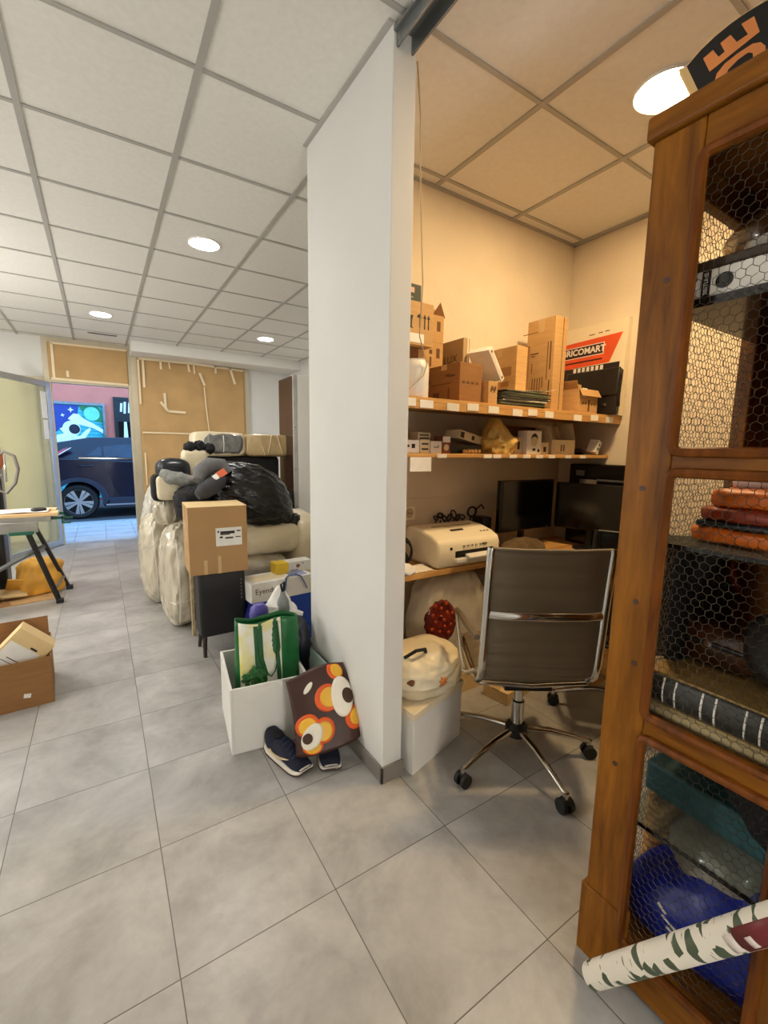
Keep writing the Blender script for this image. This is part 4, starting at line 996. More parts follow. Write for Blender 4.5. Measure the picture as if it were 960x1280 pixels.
# things in the cabinet
lf = thing('lever_arch_file', 'white lever arch file lying flat on the top cabinet shelf', 'file', (1.10, .32, 1.708))
MB().bx(.0, .28, -.20, .185, 0, .056).build('file_case', M_PAPER, lf, bev=.003)
MB().cyl((-.0015, .112, .027), (.004, .112, .027), .0155, n=24).build('finger_hole', M_BLACKG, lf)
MB().bx(-.0012, .001, .137, .153, .002, .054).build('name_strip', M_BLACK, lf, smooth=0)
text_mb('BESTLINE', .0105, f=lambda x, y, z: (-.0018 - z, .145 + y, .028 + x), depth=.0006).build('lettering', M_PAPER, lf, smooth=0)
marks(lf, [(.172, .03, .012, .02), (.175, .015, .008, .008), (.165, .042, .006, .008)], lambda u, v, wv: (-wv, u, v), mat('marbled print', rgb(110, 104, 92), .6), 'marbled_print')
bd = tag(MB().bx(1.10, 1.42, .04, .515, 1.7655, 1.784).build('dark_folder', mat('dark brown folder', rgb(58, 44, 28), .5), bev=.003), 'dark brown folder lying on the white lever arch file', 'folder')
wf = tag(MB().blob((1.20, .24, 1.80), (.09, .19, .017), e=.5, amp=.006, freq=40, nu=60, nv=20).build('padded_envelope', mat('grey bubble wrap', rgb(190, 182, 172), .4, var=.15, vscale=90, bump=.5, bscale=150)), 'pale bubble wrapped packet on the dark brown folder', 'packet')
tag(MB().blob((1.36, .30, 1.875), (.13, .23, .085), amp=.014, freq=8, ridge=True, nu=48, nv=30, flatbottom=1.79).build('plastic_bundle', mat('brown plastic film', rgb(86, 66, 42), .2, var=.2, coat=.6)), 'big bundle in brownish plastic film on the top cabinet shelf', 'bundle')
m_orn = mat('orange sheet', rgb(226, 112, 20), .45, var=.2, vscale=20)
m_ord = mat('dark orange sheet', rgb(150, 48, 14), .45, var=.2, vscale=20)
for i, (z, h, lab, mm) in enumerate([(1.175, .034, 'orange folded cloth at the bottom of the pile on the middle cabinet shelf', m_orn), (1.226, .03, 'dark orange folded cloth in the middle of the pile on the cabinet shelf', m_ord), (1.257, .042, 'bright orange folded cloth on top of the pile on the middle cabinet shelf', m_orn)]):
    tag(MB().blob((1.34, .31, z + h / 2), (.15 - .012 * i, .185 - .015 * i, h / 2), e=.35, amp=.005, freq=14, ridge=True, nu=60, nv=16, seed=i).build('folded_cloth', mm), lab, 'cloth')
tag(MB().bx(1.20, 1.46, .14, .475, 1.2095, 1.2255).build('dark_tray', mat('dark blue tray', rgb(34, 44, 54), .25), bev=.006), 'dark flat tray between the orange folded cloths', 'tray')
tag(MB().cyl((1.28, .10, 1.318), (1.28, .43, 1.318), .018, n=20).build('paper_roll', M_PAPER), 'white paper roll lying on the orange folded cloths', 'paper roll')
bb = thing('shoulder_bag', 'black woven bag with a red edge hanging at the cabinet far end', 'bag', (1.36, .49, .745))
MB().prism([(-.17, .10), (.10, .12), (.16, .235), (.09, .30), (.09, .415), (-.17, .415)], lambda u, v, wv: (u, wv, v), -.018, .018).build('bag_body', M_BLACKF, bb, bev=.008)
MB().prism([(.092, .30), (.158, .24), (.165, .25), (.10, .335)], lambda u, v, wv: (u, wv, v), -.02, .02).build('red_edge', mat('dark red', rgb(150, 24, 20), .5), bb)
MB().bx(-.17, -.05, -.010, .010, .0, .10).build('lower_flap', M_BLACKF, bb)
lb = thing('leather_case', 'brown glossy leather case lying on the books in the cabinet', 'case', (1.30, .44, .862))
m_bl = mat('brown glossy leather', rgb(70, 40, 22), .22, var=.25, vscale=14, bump=.2)
MB().blob((0, -.03, .05), (.09, .12, .056), e=.6, amp=.006, freq=14, nu=48, nv=26, flatbottom=0).build('case_body', m_bl, lb)
MB().tube([(-.088, -.13, .06), (-.092, -.03, .066), (-.085, .07, .06)], .006, 8).build('strap', M_LEATHER, lb)
MB().cyl((-.098, -.02, .066), (-.088, -.02, .066), .008, n=16).build('press_stud', M_CHROME, lb)
tag(MB().blob((1.22, .21, .98 - .02), (.085, .145, .105), e=.85, amp=.008, freq=9, nu=56, nv=34, flatbottom=.862, seed=9).build('round_bag', M_LEATHER), 'rounded black leather bag on the books in the cabinet', 'bag')
def book(name, label, y0, y1, z0, h, spine, cover, bands=False):
    t = thing(name, label, 'book', (1.105, (y0 + y1) / 2, z0)); w_ = y1 - y0; m_pg = mat('cream pages', rgb(216, 198, 156), .8, var=.05, vscale=40)
    MB().bx(.006, .24, -w_ / 2 + .004, w_ / 2 - .004, .006, h - .006).build('pages', m_pg, t)
    MB().bx(-.004, .245, -w_ / 2, w_ / 2, 0, .006).build('cover', cover, t, bev=.0015); MB().bx(-.004, .245, -w_ / 2, w_ / 2, h - .006, h).build('cover', cover, t, bev=.0015)
    MB().grid(lambda u, v: (-.004 - .008 * sin(pi * v), -w_ / 2 + w_ * u, .006 + (h - .012) * v), 20, 10).build('spine', spine, t, solid=.004)
    if bands:
        for k in range(5):
            for dd in (-.013, .013):
                y = w_ / 2 - .055 - .08 * k + dd
                MB().grid(lambda u, v: (-.0075 - .008 * sin(pi * v), y - .002 + .004 * u, .008 + (h - .016) * v), 2, 10).build('silver_band', M_PAPER, t, solid=.001)
        text_mb('M', .022, f=lambda x, y, z: (-.0155 - z, -.05 - x, h / 2 + y), depth=.001).build('lettering', M_PAPER, t, smooth=0)
    return t
m_sp = mat('charcoal book cloth', rgb(52, 52, 48), .4, var=.2, vscale=60)
book('big_book', 'large cream book lying at the bottom under the banded book in the cabinet', .05, .505, .7465, .034, mat('cream book cloth', rgb(186, 166, 120), .5, var=.1), mat('cream book cloth', rgb(186, 166, 120), .5, var=.1))
book('big_book', 'large charcoal book with paired silver bands on its spine, in the cabinet', .04, .50, .781, .08, m_sp, mat('gilt brown cover', rgb(150, 122, 70), .4, var=.15, vscale=30), True)
tag(MB().box((1.33, .39, .495), (.22, .28, .085), (0, 0, -.05)).build('teal_box', mat('teal canvas', rgb(44, 88, 92), .6, var=.08, vscale=30, bump=.2), bev=.008), 'teal box on the dark lower shelf of the cabinet', 'box')
tag(MB().blob((1.30, .21, .58), (.13, .16, .128), amp=.02, freq=10, nu=40, nv=26, flatbottom=.452, seed=3).build('dark_bundle', M_BLACKF), 'dark fabric bundle beside the teal box in the cabinet', 'bundle')
tag(MB().blob((1.30, .345, .345), (.12, .12, .09), amp=.012, freq=12, ridge=True, ns=(1, .5, 1.3), nu=56, nv=32, seed=6).build('grey_bag', mat('grey plastic film', rgb(150, 144, 132), .3, var=.12, coat=.4)), 'grey plastic bag above the blue bag in the cabinet', 'plastic bag')
blu = thing('blue_bag', 'blue nylon bag with three white stripes at the cabinet bottom', 'bag', (1.27, .28, .13))
bm_ = MB().blob((0, 0, .10), (.14, .185, .14), e=.8, amp=.012, freq=9, ridge=True, nu=64, nv=36, flatbottom=0, seed=11, spikes=(((-.55, 1, -.15), .085, 4),))
bvh = BVHTree.FromBMesh(bm_.bm)
bm_.build('bag_body', mat('royal blue nylon', rgb(18, 40, 150), .35, var=.12), blu)
for k in range(3):
    P = []
    for t in range(6 if k else 3):
        y = .145 - .012 * k - .011 * t; z = .125 - .020 * k - .004 * t
        h = bvh.ray_cast(Vector((-.4, y, z)), Vector((1, 0, 0)))[0]
        P.append((h.x - .001, y, z))
    MB().tube(P, .0035, 6).build('white_stripe', M_PAPER, blu)
wk = thing('wicker_basket', 'wicker basket at the far end of the cabinet bottom', 'basket', (1.32, .508, .13))
m_wk = mat('wicker', rgb(180, 130, 66), .6, var=.25, vscale=60)
mb = MB()
for j in range(14): mb.tube([((.075 + .0 * j) * cos(t * pi / 12), (.032) * sin(t * pi / 12), .01 + .02 * j) for t in range(24)], .0085, 6, closed=True)
mb.build('weave', m_wk, wk)
mb = MB()
for t in range(14): mb.cyl((.075 * cos(t * pi / 7), .032 * sin(t * pi / 7), 0), (.075 * cos(t * pi / 7), .032 * sin(t * pi / 7), .285), .006, n=6)
mb.build('stakes', m_wk, wk)
# black round sign standing on the cabinet
SA = Vector((0.91864022, 0.39509512, 0)); ST = Vector((0.39509512, -0.91864022, 0))
def SF(u, v, wv): return tuple(SA * (1.36 - wv) + ST * u + Vector((0, 0, v)))
sg = thing('round_sign', 'black round sign with orange letters DE standing on the cabinet', 'sign', (1.285, .455, 2.085))
inv = Matrix.Translation((-1.285, -.455, -2.085))
arc = [(.09 + .234 * cos(a), 2.12 + .234 * sin(a)) for a in [radians(134 - 7 * i) for i in range(21)]]
poly = [(-.046, 2.215), (-.077, 2.283)] + [p for p in arc if p[0] > -.07] + [(.30, 2.088), (.02, 2.088)]
o = MB().prism(poly, SF, -.014, 0).build('sign_board', mat('black sign face', rgb(20, 16, 14), .4), sg, bev=.001); o.matrix_parent_inverse = inv
edge = [(-.060, 2.215), (-.092, 2.283), (-.077, 2.283), (-.046, 2.215)]
m_edge = mat('cream sign edge', rgb(226, 190, 130), .5)
o = MB().prism(edge, SF, -.016, .001).build('cream_edge', m_edge, sg); o.matrix_parent_inverse = inv
o = MB().tube([SF(u * 1.0, v, -.006) for u, v in poly[1:-2]], .004, 6).build('rim', m_edge, sg); o.matrix_parent_inverse = inv
m_lt = mat('orange sign lettering', rgb(238, 150, 82), .5)
Epts = [(-.045, 2.285), (-.028, 2.295), (-.016, 2.276), (-.005, 2.282), (-.015, 2.303), (.002, 2.312), (.015, 2.292), (.034, 2.299), (.02, 2.325), (.041, 2.33), (.054, 2.295), (-.03, 2.252)]
o = MB().prism(Epts, SF, -.001, .0015).build('letter', m_lt, sg, smooth=0); o.matrix_parent_inverse = inv
Opts = [(-.019, 2.225), (-.016, 2.242), (-.003, 2.257), (.019, 2.268), (.044, 2.276), (.058, 2.273), (.067, 2.262), (.069, 2.247), (.078, 2.225), (-.012, 2.190), (-.018, 2.218), (.002, 2.226), (.002, 2.218), (.050, 2.238), (.046, 2.258), (.038, 2.262), (.021, 2.255), (.005, 2.242), (.002, 2.233)]
o = MB().prism(Opts, SF, -.001, .0015).build('letter', m_lt, sg, smooth=0); o.matrix_parent_inverse = inv
# patterned paper roll leaning on the cabinet
def birch():
    m = bpy.data.materials.new('birch pattern paper'); m.use_nodes = True; nt = m.node_tree; b = nt.nodes['Principled BSDF']; b.inputs['Roughness'].default_value = .5; L = nt.links.new
    tc = nt.nodes.new('ShaderNodeTexCoord')
    mp = nt.nodes.new('ShaderNodeMapping'); mp.inputs['Scale'].default_value = (30, 30, 58); L(tc.outputs['Object'], mp.inputs[0])
    v = nt.nodes.new('ShaderNodeTexVoronoi'); v.inputs['Scale'].default_value = 1.0; v.inputs['Randomness'].default_value = .8; L(mp.outputs[0], v.inputs['Vector'])
    r = nt.nodes.new('ShaderNodeValToRGB'); r.color_ramp.interpolation = 'CONSTANT'
    r.color_ramp.elements[0].position = 0; r.color_ramp.elements[0].color = rgb(74, 86, 64)
    r.color_ramp.elements[1].position = .27; r.color_ramp.elements[1].color = rgb(226, 218, 202)
    sp = nt.nodes.new('ShaderNodeSeparateColor'); L(v.outputs['Color'], sp.inputs[0]); L(sp.outputs[0], r.inputs[0])
    mp2 = nt.nodes.new('ShaderNodeMapping'); mp2.inputs['Scale'].default_value = (40, 40, 150); L(tc.outputs['Object'], mp2.inputs[0])
    n = nt.nodes.new('ShaderNodeTexNoise'); n.inputs['Scale'].default_value = 1; n.inputs['Detail'].default_value = 2; L(mp2.outputs[0], n.inputs['Vector'])
    r2 = nt.nodes.new('ShaderNodeValToRGB'); r2.color_ramp.elements[0].position = .66; r2.color_ramp.elements[0].color = (0, 0, 0, 1); r2.color_ramp.elements[1].position = .69; r2.color_ramp.elements[1].color = (1, 1, 1, 1)
    L(n.outputs[0], r2.inputs[0])
    mx = nt.nodes.new('ShaderNodeMix'); mx.data_type = 'RGBA'; L(r2.outputs[0], mx.inputs['Factor']); L(r.outputs[0], mx.inputs['A']); mx.inputs['B'].default_value = rgb(120, 84, 56)
    L(mx.outputs['Result'], b.inputs['Base Color']); return m
ra, rb_ = Vector((.992, .505, .033)), Vector((1.008, .10, .66))
rl = thing('wrapping_paper_roll', 'long roll of birch bark pattern paper leaning across the cabinet front', 'paper roll', ra)
q = (rb_ - ra).to_track_quat('Z', 'Y'); rl.rotation_mode = 'QUATERNION'; rl.rotation_quaternion = q; LN = (rb_ - ra).length
RR = .029
MB().lathe([(.012, .003), (RR, 0), (RR, LN), (.012, LN - .003)], n=32).build('roll', birch(), rl)
def patch(name, a0, a1, z0, z1, m, k):
    MB().grid(lambda u, v: ((RR + .0008 * k) * cos(a0 + (a1 - a0) * u), (RR + .0008 * k) * sin(a0 + (a1 - a0) * u), z0 + (z1 - z0) * v), 12, 2).build(name, m, rl, solid=.0006)
m_lab = mat('maroon sticker', rgb(104, 30, 34), .4); m_labw = mat('sticker white', rgb(214, 200, 190), .4)
A0 = 3.3
patch('sticker', A0 - .75, A0 + .75, .50, .60, m_lab, 1); patch('sticker_panel', A0 - .55, A0 + .55, .475, .498, m_labw, 2); patch('sticker_line', A0 - .2, A0 + .5, .52, .535, m_labw, 2)

# ================================================================== HALL, near: by the partition
hb = thing('storage_box', 'open white laminated box in the hall holding the green shopping bag', 'box', (.616, 2.066, 0), radians(-7))
bw, bl, bh = .355, .42, .315
mb = MB()
mb.bx(-bw / 2, -bw / 2 + .012, -bl / 2, bl / 2, 0, bh); mb.bx(bw / 2 - .012, bw / 2, -bl / 2, bl / 2, 0, bh)
mb.bx(-bw / 2 + .012, bw / 2 - .012, -bl / 2, -bl / 2 + .012, 0, bh); mb.bx(-bw / 2 + .012, bw / 2 - .012, bl / 2 - .012, bl / 2, 0, bh)
mb.bx(-bw / 2 + .012, bw / 2 - .012, -bl / 2 + .012, bl / 2 - .012, 0, .012)
mb.build('box_body', M_WHITEBOX, hb, bev=.002)
# green shopping bag
gb_ = thing('shopping_bag', 'green and white woven shopping bag standing in the open white box', 'bag', (.636, 2.035, .013), radians(-8))
m_gbag = mat('green woven plastic', rgb(22, 100, 48), .35, var=.1, vscale=20, bump=.3, bscale=30)
m_lem = mat('pale lemon print', rgb(230, 228, 196), .4, var=.12, vscale=9, bump=.3, bscale=24)
_r = [n for n in m_lem.node_tree.nodes if n.type == 'VALTORGB'][0].color_ramp
_r.elements[0].color = rgb(240, 238, 222); _r.elements[1].color = rgb(226, 214, 60)
_r.elements[0].position = .48; _r.elements[1].position = .72
def bagf(side):
    def f(u, v, wv=0):     # u across -1..1, v height 0..1
        taper = 1 - .06 * v; y = side * (.085 * (1 - .55 * v) + .012 * noise.noise(Vector((u * 2.5, v * 3, side)))) + wv * side
        return Vector((u * .150 * taper, y, v * .545 + .008 * sin(u * 4) * v))
    return f
mb = MB()
def around(u, v):
    a = u * 2 * pi; c, s_ = cos(a), sin(a); x = math.copysign(abs(c) ** .35, c); y = math.copysign(abs(s_) ** .5, s_)
    k = 1 - .55 * v
    return Vector((x * .158 * (1 - .06 * v), y * .085 * k + .010 * noise.noise(Vector((x * 2.5, v * 4, y))), v * .545 + .010 * sin(x * 4) * v))
mb.grid(around, 72, 24, wrapu=True)
mb.build('bag_body', m_gbag, gb_, solid=.003)
ff = lambda u, v: around((1.5 * pi + u * .95) / (2 * pi) if False else (.75 + u * .0) , v)
def front_patch(name, x0, x1, v0, v1, m, off, lean=0.0):
    def f(u, v):
        x = x0 + (x1 - x0) * u + lean * v; vv = v0 + (v1 - v0) * v
        xn = max(-.98, min(.98, x / (.158 * (1 - .06 * vv)))); c = math.copysign(abs(xn) ** (1 / .35), xn); a = 2 * pi - math.acos(max(-1, min(1, c)))
        p = around(a / (2 * pi), vv); return (x, p.y - off, p.z)
    return MB().grid(f, 16, 20).build(name, m, gb_, solid=.0015)
front_patch('print_panel', -.138, .058, .04, .997, m_lem, .004)
front_patch('handle_band', -.060, -.020, .04, .98, mat('dark green webbing', rgb(16, 84, 40), .5), .008, -.012)
front_patch('handle_band', .035, .055, .42, .98, mat('dark green webbing', rgb(16, 84, 40), .5), .008, -.015)
mb = MB()
for i in range(34):
    a = random.random() * 6.28; r = .05 * math.sqrt(random.random()); x = -.075 + r * cos(a); z = .285 + .045 * math.sqrt(random.random()) * sin(a)
    mb.blob((x, -.094 + .085 * (z - .1), z), (.014, .003, .011), nu=8, nv=6, rot=(0, a, 0))
mb.build('printed_leaves', mat('leaf print', rgb(30, 96, 36), .5, var=.35, vscale=50), gb_)
MB().tube([(-.04, -.045, .54), (-.05, -.07, .52), (-.045, -.085, .40), (-.02, -.095, .30), (.0, -.098, .285), (.02, -.095, .31), (.045, -.085, .42), (.04, -.055, .54)], .007, 8, flat=.5).build('carry_handle', mat('dark green webbing', rgb(16, 84, 40), .5), gb_)
# things behind the bag, in the box
bo = thing('bottle', 'bottle with a round purple cap behind the green shopping bag', 'bottle', (.655, 2.225, .013))
MB().lathe([(.035, 0), (.038, .01), (.038, .36), (.03, .41), (.018, .44), (.018, .46)], n=28).build('bottle_body', mat('grey green bottle', rgb(96, 104, 90), .2, var=.1), bo)
MB().lathe([(.034, .455), (.046, .47), (.050, .50), (.044, .53), (.025, .55), (.01, .552)], n=28).build('cap', mat('purple cap', rgb(74, 66, 150), .4), bo)
wc = thing('folding_umbrella', 'grey handled item wrapped in white cloth behind the shopping bag', 'umbrella', (.765, 2.225, .0))
MB().blob((0, 0, .46), (.062, .04, .11), amp=.02, freq=14, ridge=True, nu=48, nv=28, spikes=(((0, 0, 1), .05, 6), ((1, 0, -.1), .06, 8), ((-1, 0, -.1), .04, 8))).build('white_cloth', M_PAPER, wc)
MB().lathe([(.03, .50), (.036, .52), (.03, .57), (.016, .60), (.012, .62)], c=(.01, -.035, 0), n=20).build('grey_handle', mat('grey plastic', rgb(120, 122, 120), .5), wc)
MB().tube([(.01, -.03, .61), (.0, -.035, .66), (.02, -.03, .67), (.015, -.03, .62)], .006, 8).build('wrist_loop', M_BLACKF, wc)
MB().cyl((0, 0, .013), (0, 0, .40), .03, n=16).build('folded_canopy', M_BLACKF, wc)
tag(MB().blob((.845, 2.16, .21), (.045, .10, .26), e=.7, amp=.012, freq=12, ridge=True, nu=40, nv=30, flatbottom=.0).build('dark_bag', mat('navy black nylon', rgb(24, 28, 38), .5, var=.15)), 'narrow dark navy bag between the shopping bag and the partition', 'bag')
tag(MB().blob((.862, 2.32, .40), (.035, .06, .09), amp=.015, freq=18, ridge=True, nu=30, nv=20).build('white_cloth', M_PAPER), 'white crumpled cloth by the partition edge beside the dark bag', 'cloth')
# glass sheet leaning on the partition
gs = thing('glass_sheet', 'pale green glass sheet leaning at the partition beside the white box', 'glass sheet', (.86, 2.0, 0))
MB().box((0, 0, .165), (.006, .36, .335), (0, radians(5), 0)).build('sheet', glass('pale green glass', (.76, .88, .82, 1), .06, .45), gs, bev=.001)
MB().tube([(.014, .21, .38), (.022, .0, .34), (.02, -.16, .335), (.02, -.185, .29)], .004, 8).build('dark_cord', M_BLACK, gs)
# flowery brown tote leaning on the partition over the trainers
tt = thing('tote_bag', 'brown tote bag with orange and white flowers leaning at the partition', 'bag', (.775, 1.62, .078))
m_tote = mat('brown coated cloth', rgb(62, 32, 22), .45, var=.1, vscale=12, bump=.3, bscale=12)
LEAN = radians(-24)
RT = Matrix.Rotation(radians(-17), 3, 'Z') @ Matrix.Rotation(LEAN, 3, 'X') @ Matrix.Rotation(radians(-9), 3, 'Y')
def tote(u, v, side):
    # u -1..1, v 0..1
    w_ = .148 * (1 - .10 * v); th = .05 * (1 - v) ** .6 * max(0, 1 - abs(u) ** 4) + .006
    n_ = .006 * noise.noise(Vector((u * 2.2, v * 3, side * 2)))
    return RT @ Vector((u * w_ + .01 * sin(v * 3), side * th + n_,   .325 * v - .01 * (1 - u * u) * (1 - v) + .014 * v * sin(u * 2.2 + 1)))
mb = MB()
mb.grid(lambda a, v: tote(1 - 4 * a if a < .5 else 4 * a - 3, v, -1 if a < .5 else 1), 64, 26, wrapu=True)
P0 = [mb.bm.verts.new(tote(-1 + 2 * i / 16, 0.0, -1)) for i in range(17)]; P1 = [mb.bm.verts.new(tote(-1 + 2 * i / 16, 0.0, 1)) for i in range(17)]
for i in range(16): mb.bm.faces.new((P0[i], P0[i + 1], P1[i + 1], P1[i]))
mb.build('bag_body', m_tote, tt, solid=.003)
def tpatch(name, poly, m, off):
    """flat print following the bag's front; poly in (u,v)"""
    mb = MB(); cx = sum(p[0] for p in poly) / len(poly); cy = sum(p[1] for p in poly) / len(poly)
    N = RT @ Vector((0, -1, 0)); K = 5; rings = []
    def P(u, v):
        u = max(-.985, min(.985, u)); v = max(.012, min(.985, v)); return tote(u, v, -1) + N * off
    for k in range(1, K + 1): rings.append([mb.bm.verts.new(P(cx + (u - cx) * k / K, cy + (v - cy) * k / K)) for u, v in poly])
    c = mb.bm.verts.new(P(cx, cy)); n = len(poly)
    for i in range(n): mb.bm.faces.new((c, rings[0][i], rings[0][(i + 1) % n]))
    for a, b in zip(rings, rings[1:]): mb.bridge(a, b)
    return mb.build(name, m, tt, solid=.0012)
def ell(cu, cv, ru, rv, n=28, rot=0.0):
    out_ = []
    for i in range(n):
        a = 2 * pi * i / n; x, y = ru * cos(a), rv * sin(a); out_.append((cu + x * cos(rot) - y * sin(rot) * .4, cv + x * sin(rot) * .4 + y * cos(rot)))
    return out_
m_o1 = mat('orange flower print', rgb(232, 92, 20), .45); m_o2 = mat('yellow flower print', rgb(246, 186, 52), .45); m_o3 = mat('white flower print', rgb(240, 232, 214), .45); m_o4 = mat('brown flower heart', rgb(70, 40, 24), .45)
for (cu, cv, ru, rv) in ((.15, .60, .42, .165), (.62, .90, .26, .12), (.90, .27, .36, .15)):
    tpatch('orange_petal', ell(cu, cv, ru, rv), m_o1, .003); tpatch('yellow_petal', ell(cu + .06, cv, ru * .72, rv * .72), m_o2, .005)
tpatch('white_petal', ell(.62, .57, .42, .27, rot=.5), m_o3, .007); tpatch('flower_heart', ell(.80, .56, .19, .10), m_o4, .009)
for (cu, cv, ru, rv) in ((-.62, .36, .36, .14), (-.15, .25, .34, .15), (-.52, .10, .3, .09)):
    tpatch('orange_petal', ell(cu, cv, ru, rv), m_o1, .003); tpatch('yellow_petal', ell(cu, cv - .01, ru * .75, rv * .75), m_o2, .005)
tpatch('white_petal', ell(-.52, .22, .36, .15, rot=.4), m_o3, .007); tpatch('flower_heart', ell(-.66, .21, .15, .065), m_o4, .009)
tpatch('handle_slot', ell(-.38, .80, .20, .045, rot=.5), m_o3, .005)
# trainers
def trainer(label, loc, rz, rot=None):
    t = thing('trainer', label, 'shoe', loc, rz, 'pair of dark blue trainers')
    L = .285
    def outline(s):   # s 0 heel .. 1 toe -> half width, centre x
        return .030 + .018 * min(1, s * 5) * (1 - .15 * sin(pi * s)) * (1 if s < .78 else math.sqrt(max(0, 1 - ((s - .78) / .225) ** 2))) , .006 * sin(pi * s)
    prof_top = [(0, .088), (.08, .098), (.18, .088), (.30, .078), (.42, .086), (.52, .080), (.65, .062), (.80, .047), (.93, .036), (1, .024)]
    def ztop(s):
        for (a, za), (b, zb) in zip(prof_top, prof_top[1:]):
            if s <= b: return za + (zb - za) * (s - a) / (b - a)
        return .024
    def shell(z0, zt, grow, m, name, par, n=40, k=20):
        mb = MB(); rings = []
        for i in range(n + 1):
            s = i / n; hw, cx = outline(max(.0, min(1, s))); hw += grow; hw *= (math.sqrt(max(.02, 1 - (1 - s / .06) ** 2)) if s < .06 else 1); y = L * s - L / 2; ring = []
            for j in range(k):
                a = 2 * pi * j / k; c, s_ = cos(a), sin(a)
                x = hw * math.copysign(abs(c) ** .6, c) * (1 - .22 * max(0, s_)); zz = (z0(s) + zt(s)) / 2 + (zt(s) - z0(s)) / 2 * math.copysign(abs(s_) ** .6, s_)
                ring.append(mb.bm.verts.new((cx + x, y, zz)))
            rings.append(ring)
        for a, b in zip(rings, rings[1:]): mb.bridge(a, b)
        mb.cap(rings[0][::-1]); mb.cap(rings[-1]); return mb.build(name, m, par, smooth=60)
    lift = lambda s: .0 + .012 * max(0, (s - .8) / .2) ** 2
    shell(lambda s: lift(s), lambda s: .022 + lift(s) + .006 * (1 - s), .004, M_PAPER if False else mat('off white sole', rgb(222, 214, 200), .6), 'midsole', t)
    shell(lambda s: lift(s) - .002, lambda s: .007 + lift(s), .0055, mat('dark outsole', rgb(66, 40, 34), .7), 'outsole', t)
    up = shell(lambda s: .02 + lift(s), ztop, -.001, mat('dark navy mesh', rgb(22, 26, 48), .8, var=.15, vscale=60, bump=.4, bscale=200), 'upper', t)
    MB().blob((.003, -.075, .088), (.026, .044, .010), nu=24, nv=12).build('collar_lining', mat('dark lining', rgb(12, 12, 20), .9), up)
    for q in range(5):
        y = -.02 + .022 * q; z = ztop((y + L / 2) / L) + .002
        MB().tube([(-.024, y - .004, z - .010), (-.01, y, z), (.012, y + .008, z), (.028, y + .006, z - .010)], .0028, 6).build('lace', mat('navy lace', rgb(34, 44, 86), .7), t)
    sw = [(-.07, .034), (-.04, .022), (.0, .026), (.05, .046), (.085, .062), (.03, .047), (-.01, .038), (-.04, .036), (-.055, .046)]
    for sd in (-1, 1):
        def sf(u, v, wv):
            s = (u + L / 2) / L; hw, cx = outline(s); return (cx + sd * (hw * (1 - .22 * max(0, (v - .05) / .05)) + .001 + wv), u, v)
        MB().prism(sw, sf, -.003, .0012).build('curved_mark', mat('pale gold mark', rgb(226, 200, 160), .4), t, smooth=0)
    return t
trainer('dark blue trainer in full view before the white box', (.618, 1.735, .002), radians(180 + 14))
trainer('dark blue trainer mostly hidden under the brown flowery tote', (.80, 1.685, .002), radians(180 - 20))

# ================================================================== HALL, the pile of wrapped furniture
m_film = mat('cream padding under film', rgb(198, 188, 166), .25, var=.08, vscale=5, bump=.8, bscale=11, stretch=(2.2, 2.2, .8), coat=.6)
m_film2 = mat('pale cream cover', rgb(226, 212, 178), .4, var=.05, vscale=5, bump=.25, bscale=12, coat=.2)
m_gfilm = mat('greyish clear film', rgb(192, 188, 178), .2, var=.12, vscale=8, bump=.6, bscale=18, coat=.6)
def wrap(name, label, cat, c, rad, m=None, e=.75, amp=.02, freq=7, seed=0, rot=None, fb=None, spikes=(), bands=(), nu=60, nv=40, ridge=False, ns=(1, 1, 1)):
    mb = MB().blob(c, rad, e=e, amp=amp, freq=freq, ridge=ridge, ns=ns, seed=seed, rot=rot, flatbottom=fb, spikes=spikes, nu=nu, nv=nv)
    bv = None
    if bands:
        from mathutils.bvhtree import BVHTree
        bv = BVHTree.FromBMesh(mb.bm)
    o = mb.build(name, m or m_film); tag(o, label, cat)
    for (xa, za), (xb, zb) in bands:
        P = []
        for t in range(25):
            x = xa + (xb - xa) * t / 24; z = za + (zb - za) * t / 24; h = bv.ray_cast(Vector((x, 0, z)), Vector((0, 1, 0)))[0]
            if h is not None: P.append((x, h.y - .001, z))
        if len(P) > 3: MB().tube(P, .006, 6, flat=.4).build('tie_string', M_PAPER, o)
    return o
# carton on the black upholstered stool
st = thing('upholstered_chair', 'black upholstered chair back on dark legs under the labelled carton', 'chair', (.63, 3.03, 0))
MB().box((0, 0, .345), (.30, .19, .43), (radians(-3), 0, 0)).build('padded_back', mat('black leatherette', rgb(20, 19, 19), .5, var=.1), st, bev=.02, seg=3)
for sx, sy in ((-1, -1), (1, -1), (-1, 1), (1, 1)):
    MB().cyl((sx * .12, sy * .06, .14), (sx * .13, sy * .10, 0), .016, .011, n=12).build('leg', mat('dark wood leg', rgb(44, 34, 28), .5), st)
mb = MB()
for j in range(6): mb.box((.115, -.106, .50 - .025 * j), (.006, .004, .012))
mb.build('stitch_mark', mat('grey stitch', rgb(120, 116, 110), .6), st)
ct = carton('large light brown carton with a white label, on the black chair', (.62, 3.08, .562), (.36, .32, .44), radians(-3), mat('parcel cardboard', rgb(178, 138, 90), .75, var=.03, bump=.05, bscale=60), seam=False)
MB().bx(-.1805, .1805, -.16, .16, .4395, .4415).build('lit_top', M_CARD_L, ct, smooth=0)  # paler board puts the lit look of the top into its colour
MB().bx(-.018, .145, -.1612, -.1595, .18, .30).build('white_label', M_PAPER, ct, smooth=0)
marks(ct, [(-.002, .275, .012, .010), (.055, .268, .09, .018), (.125, .275, .025, .008), (.015, .238, .02, .012), (.065, .232, .05, .010), (.12, .235, .035, .006), (.04, .255, .06, .006)], lambda u, v, wv: (u, -.1613 - wv, v), M_INK, 'label_print')
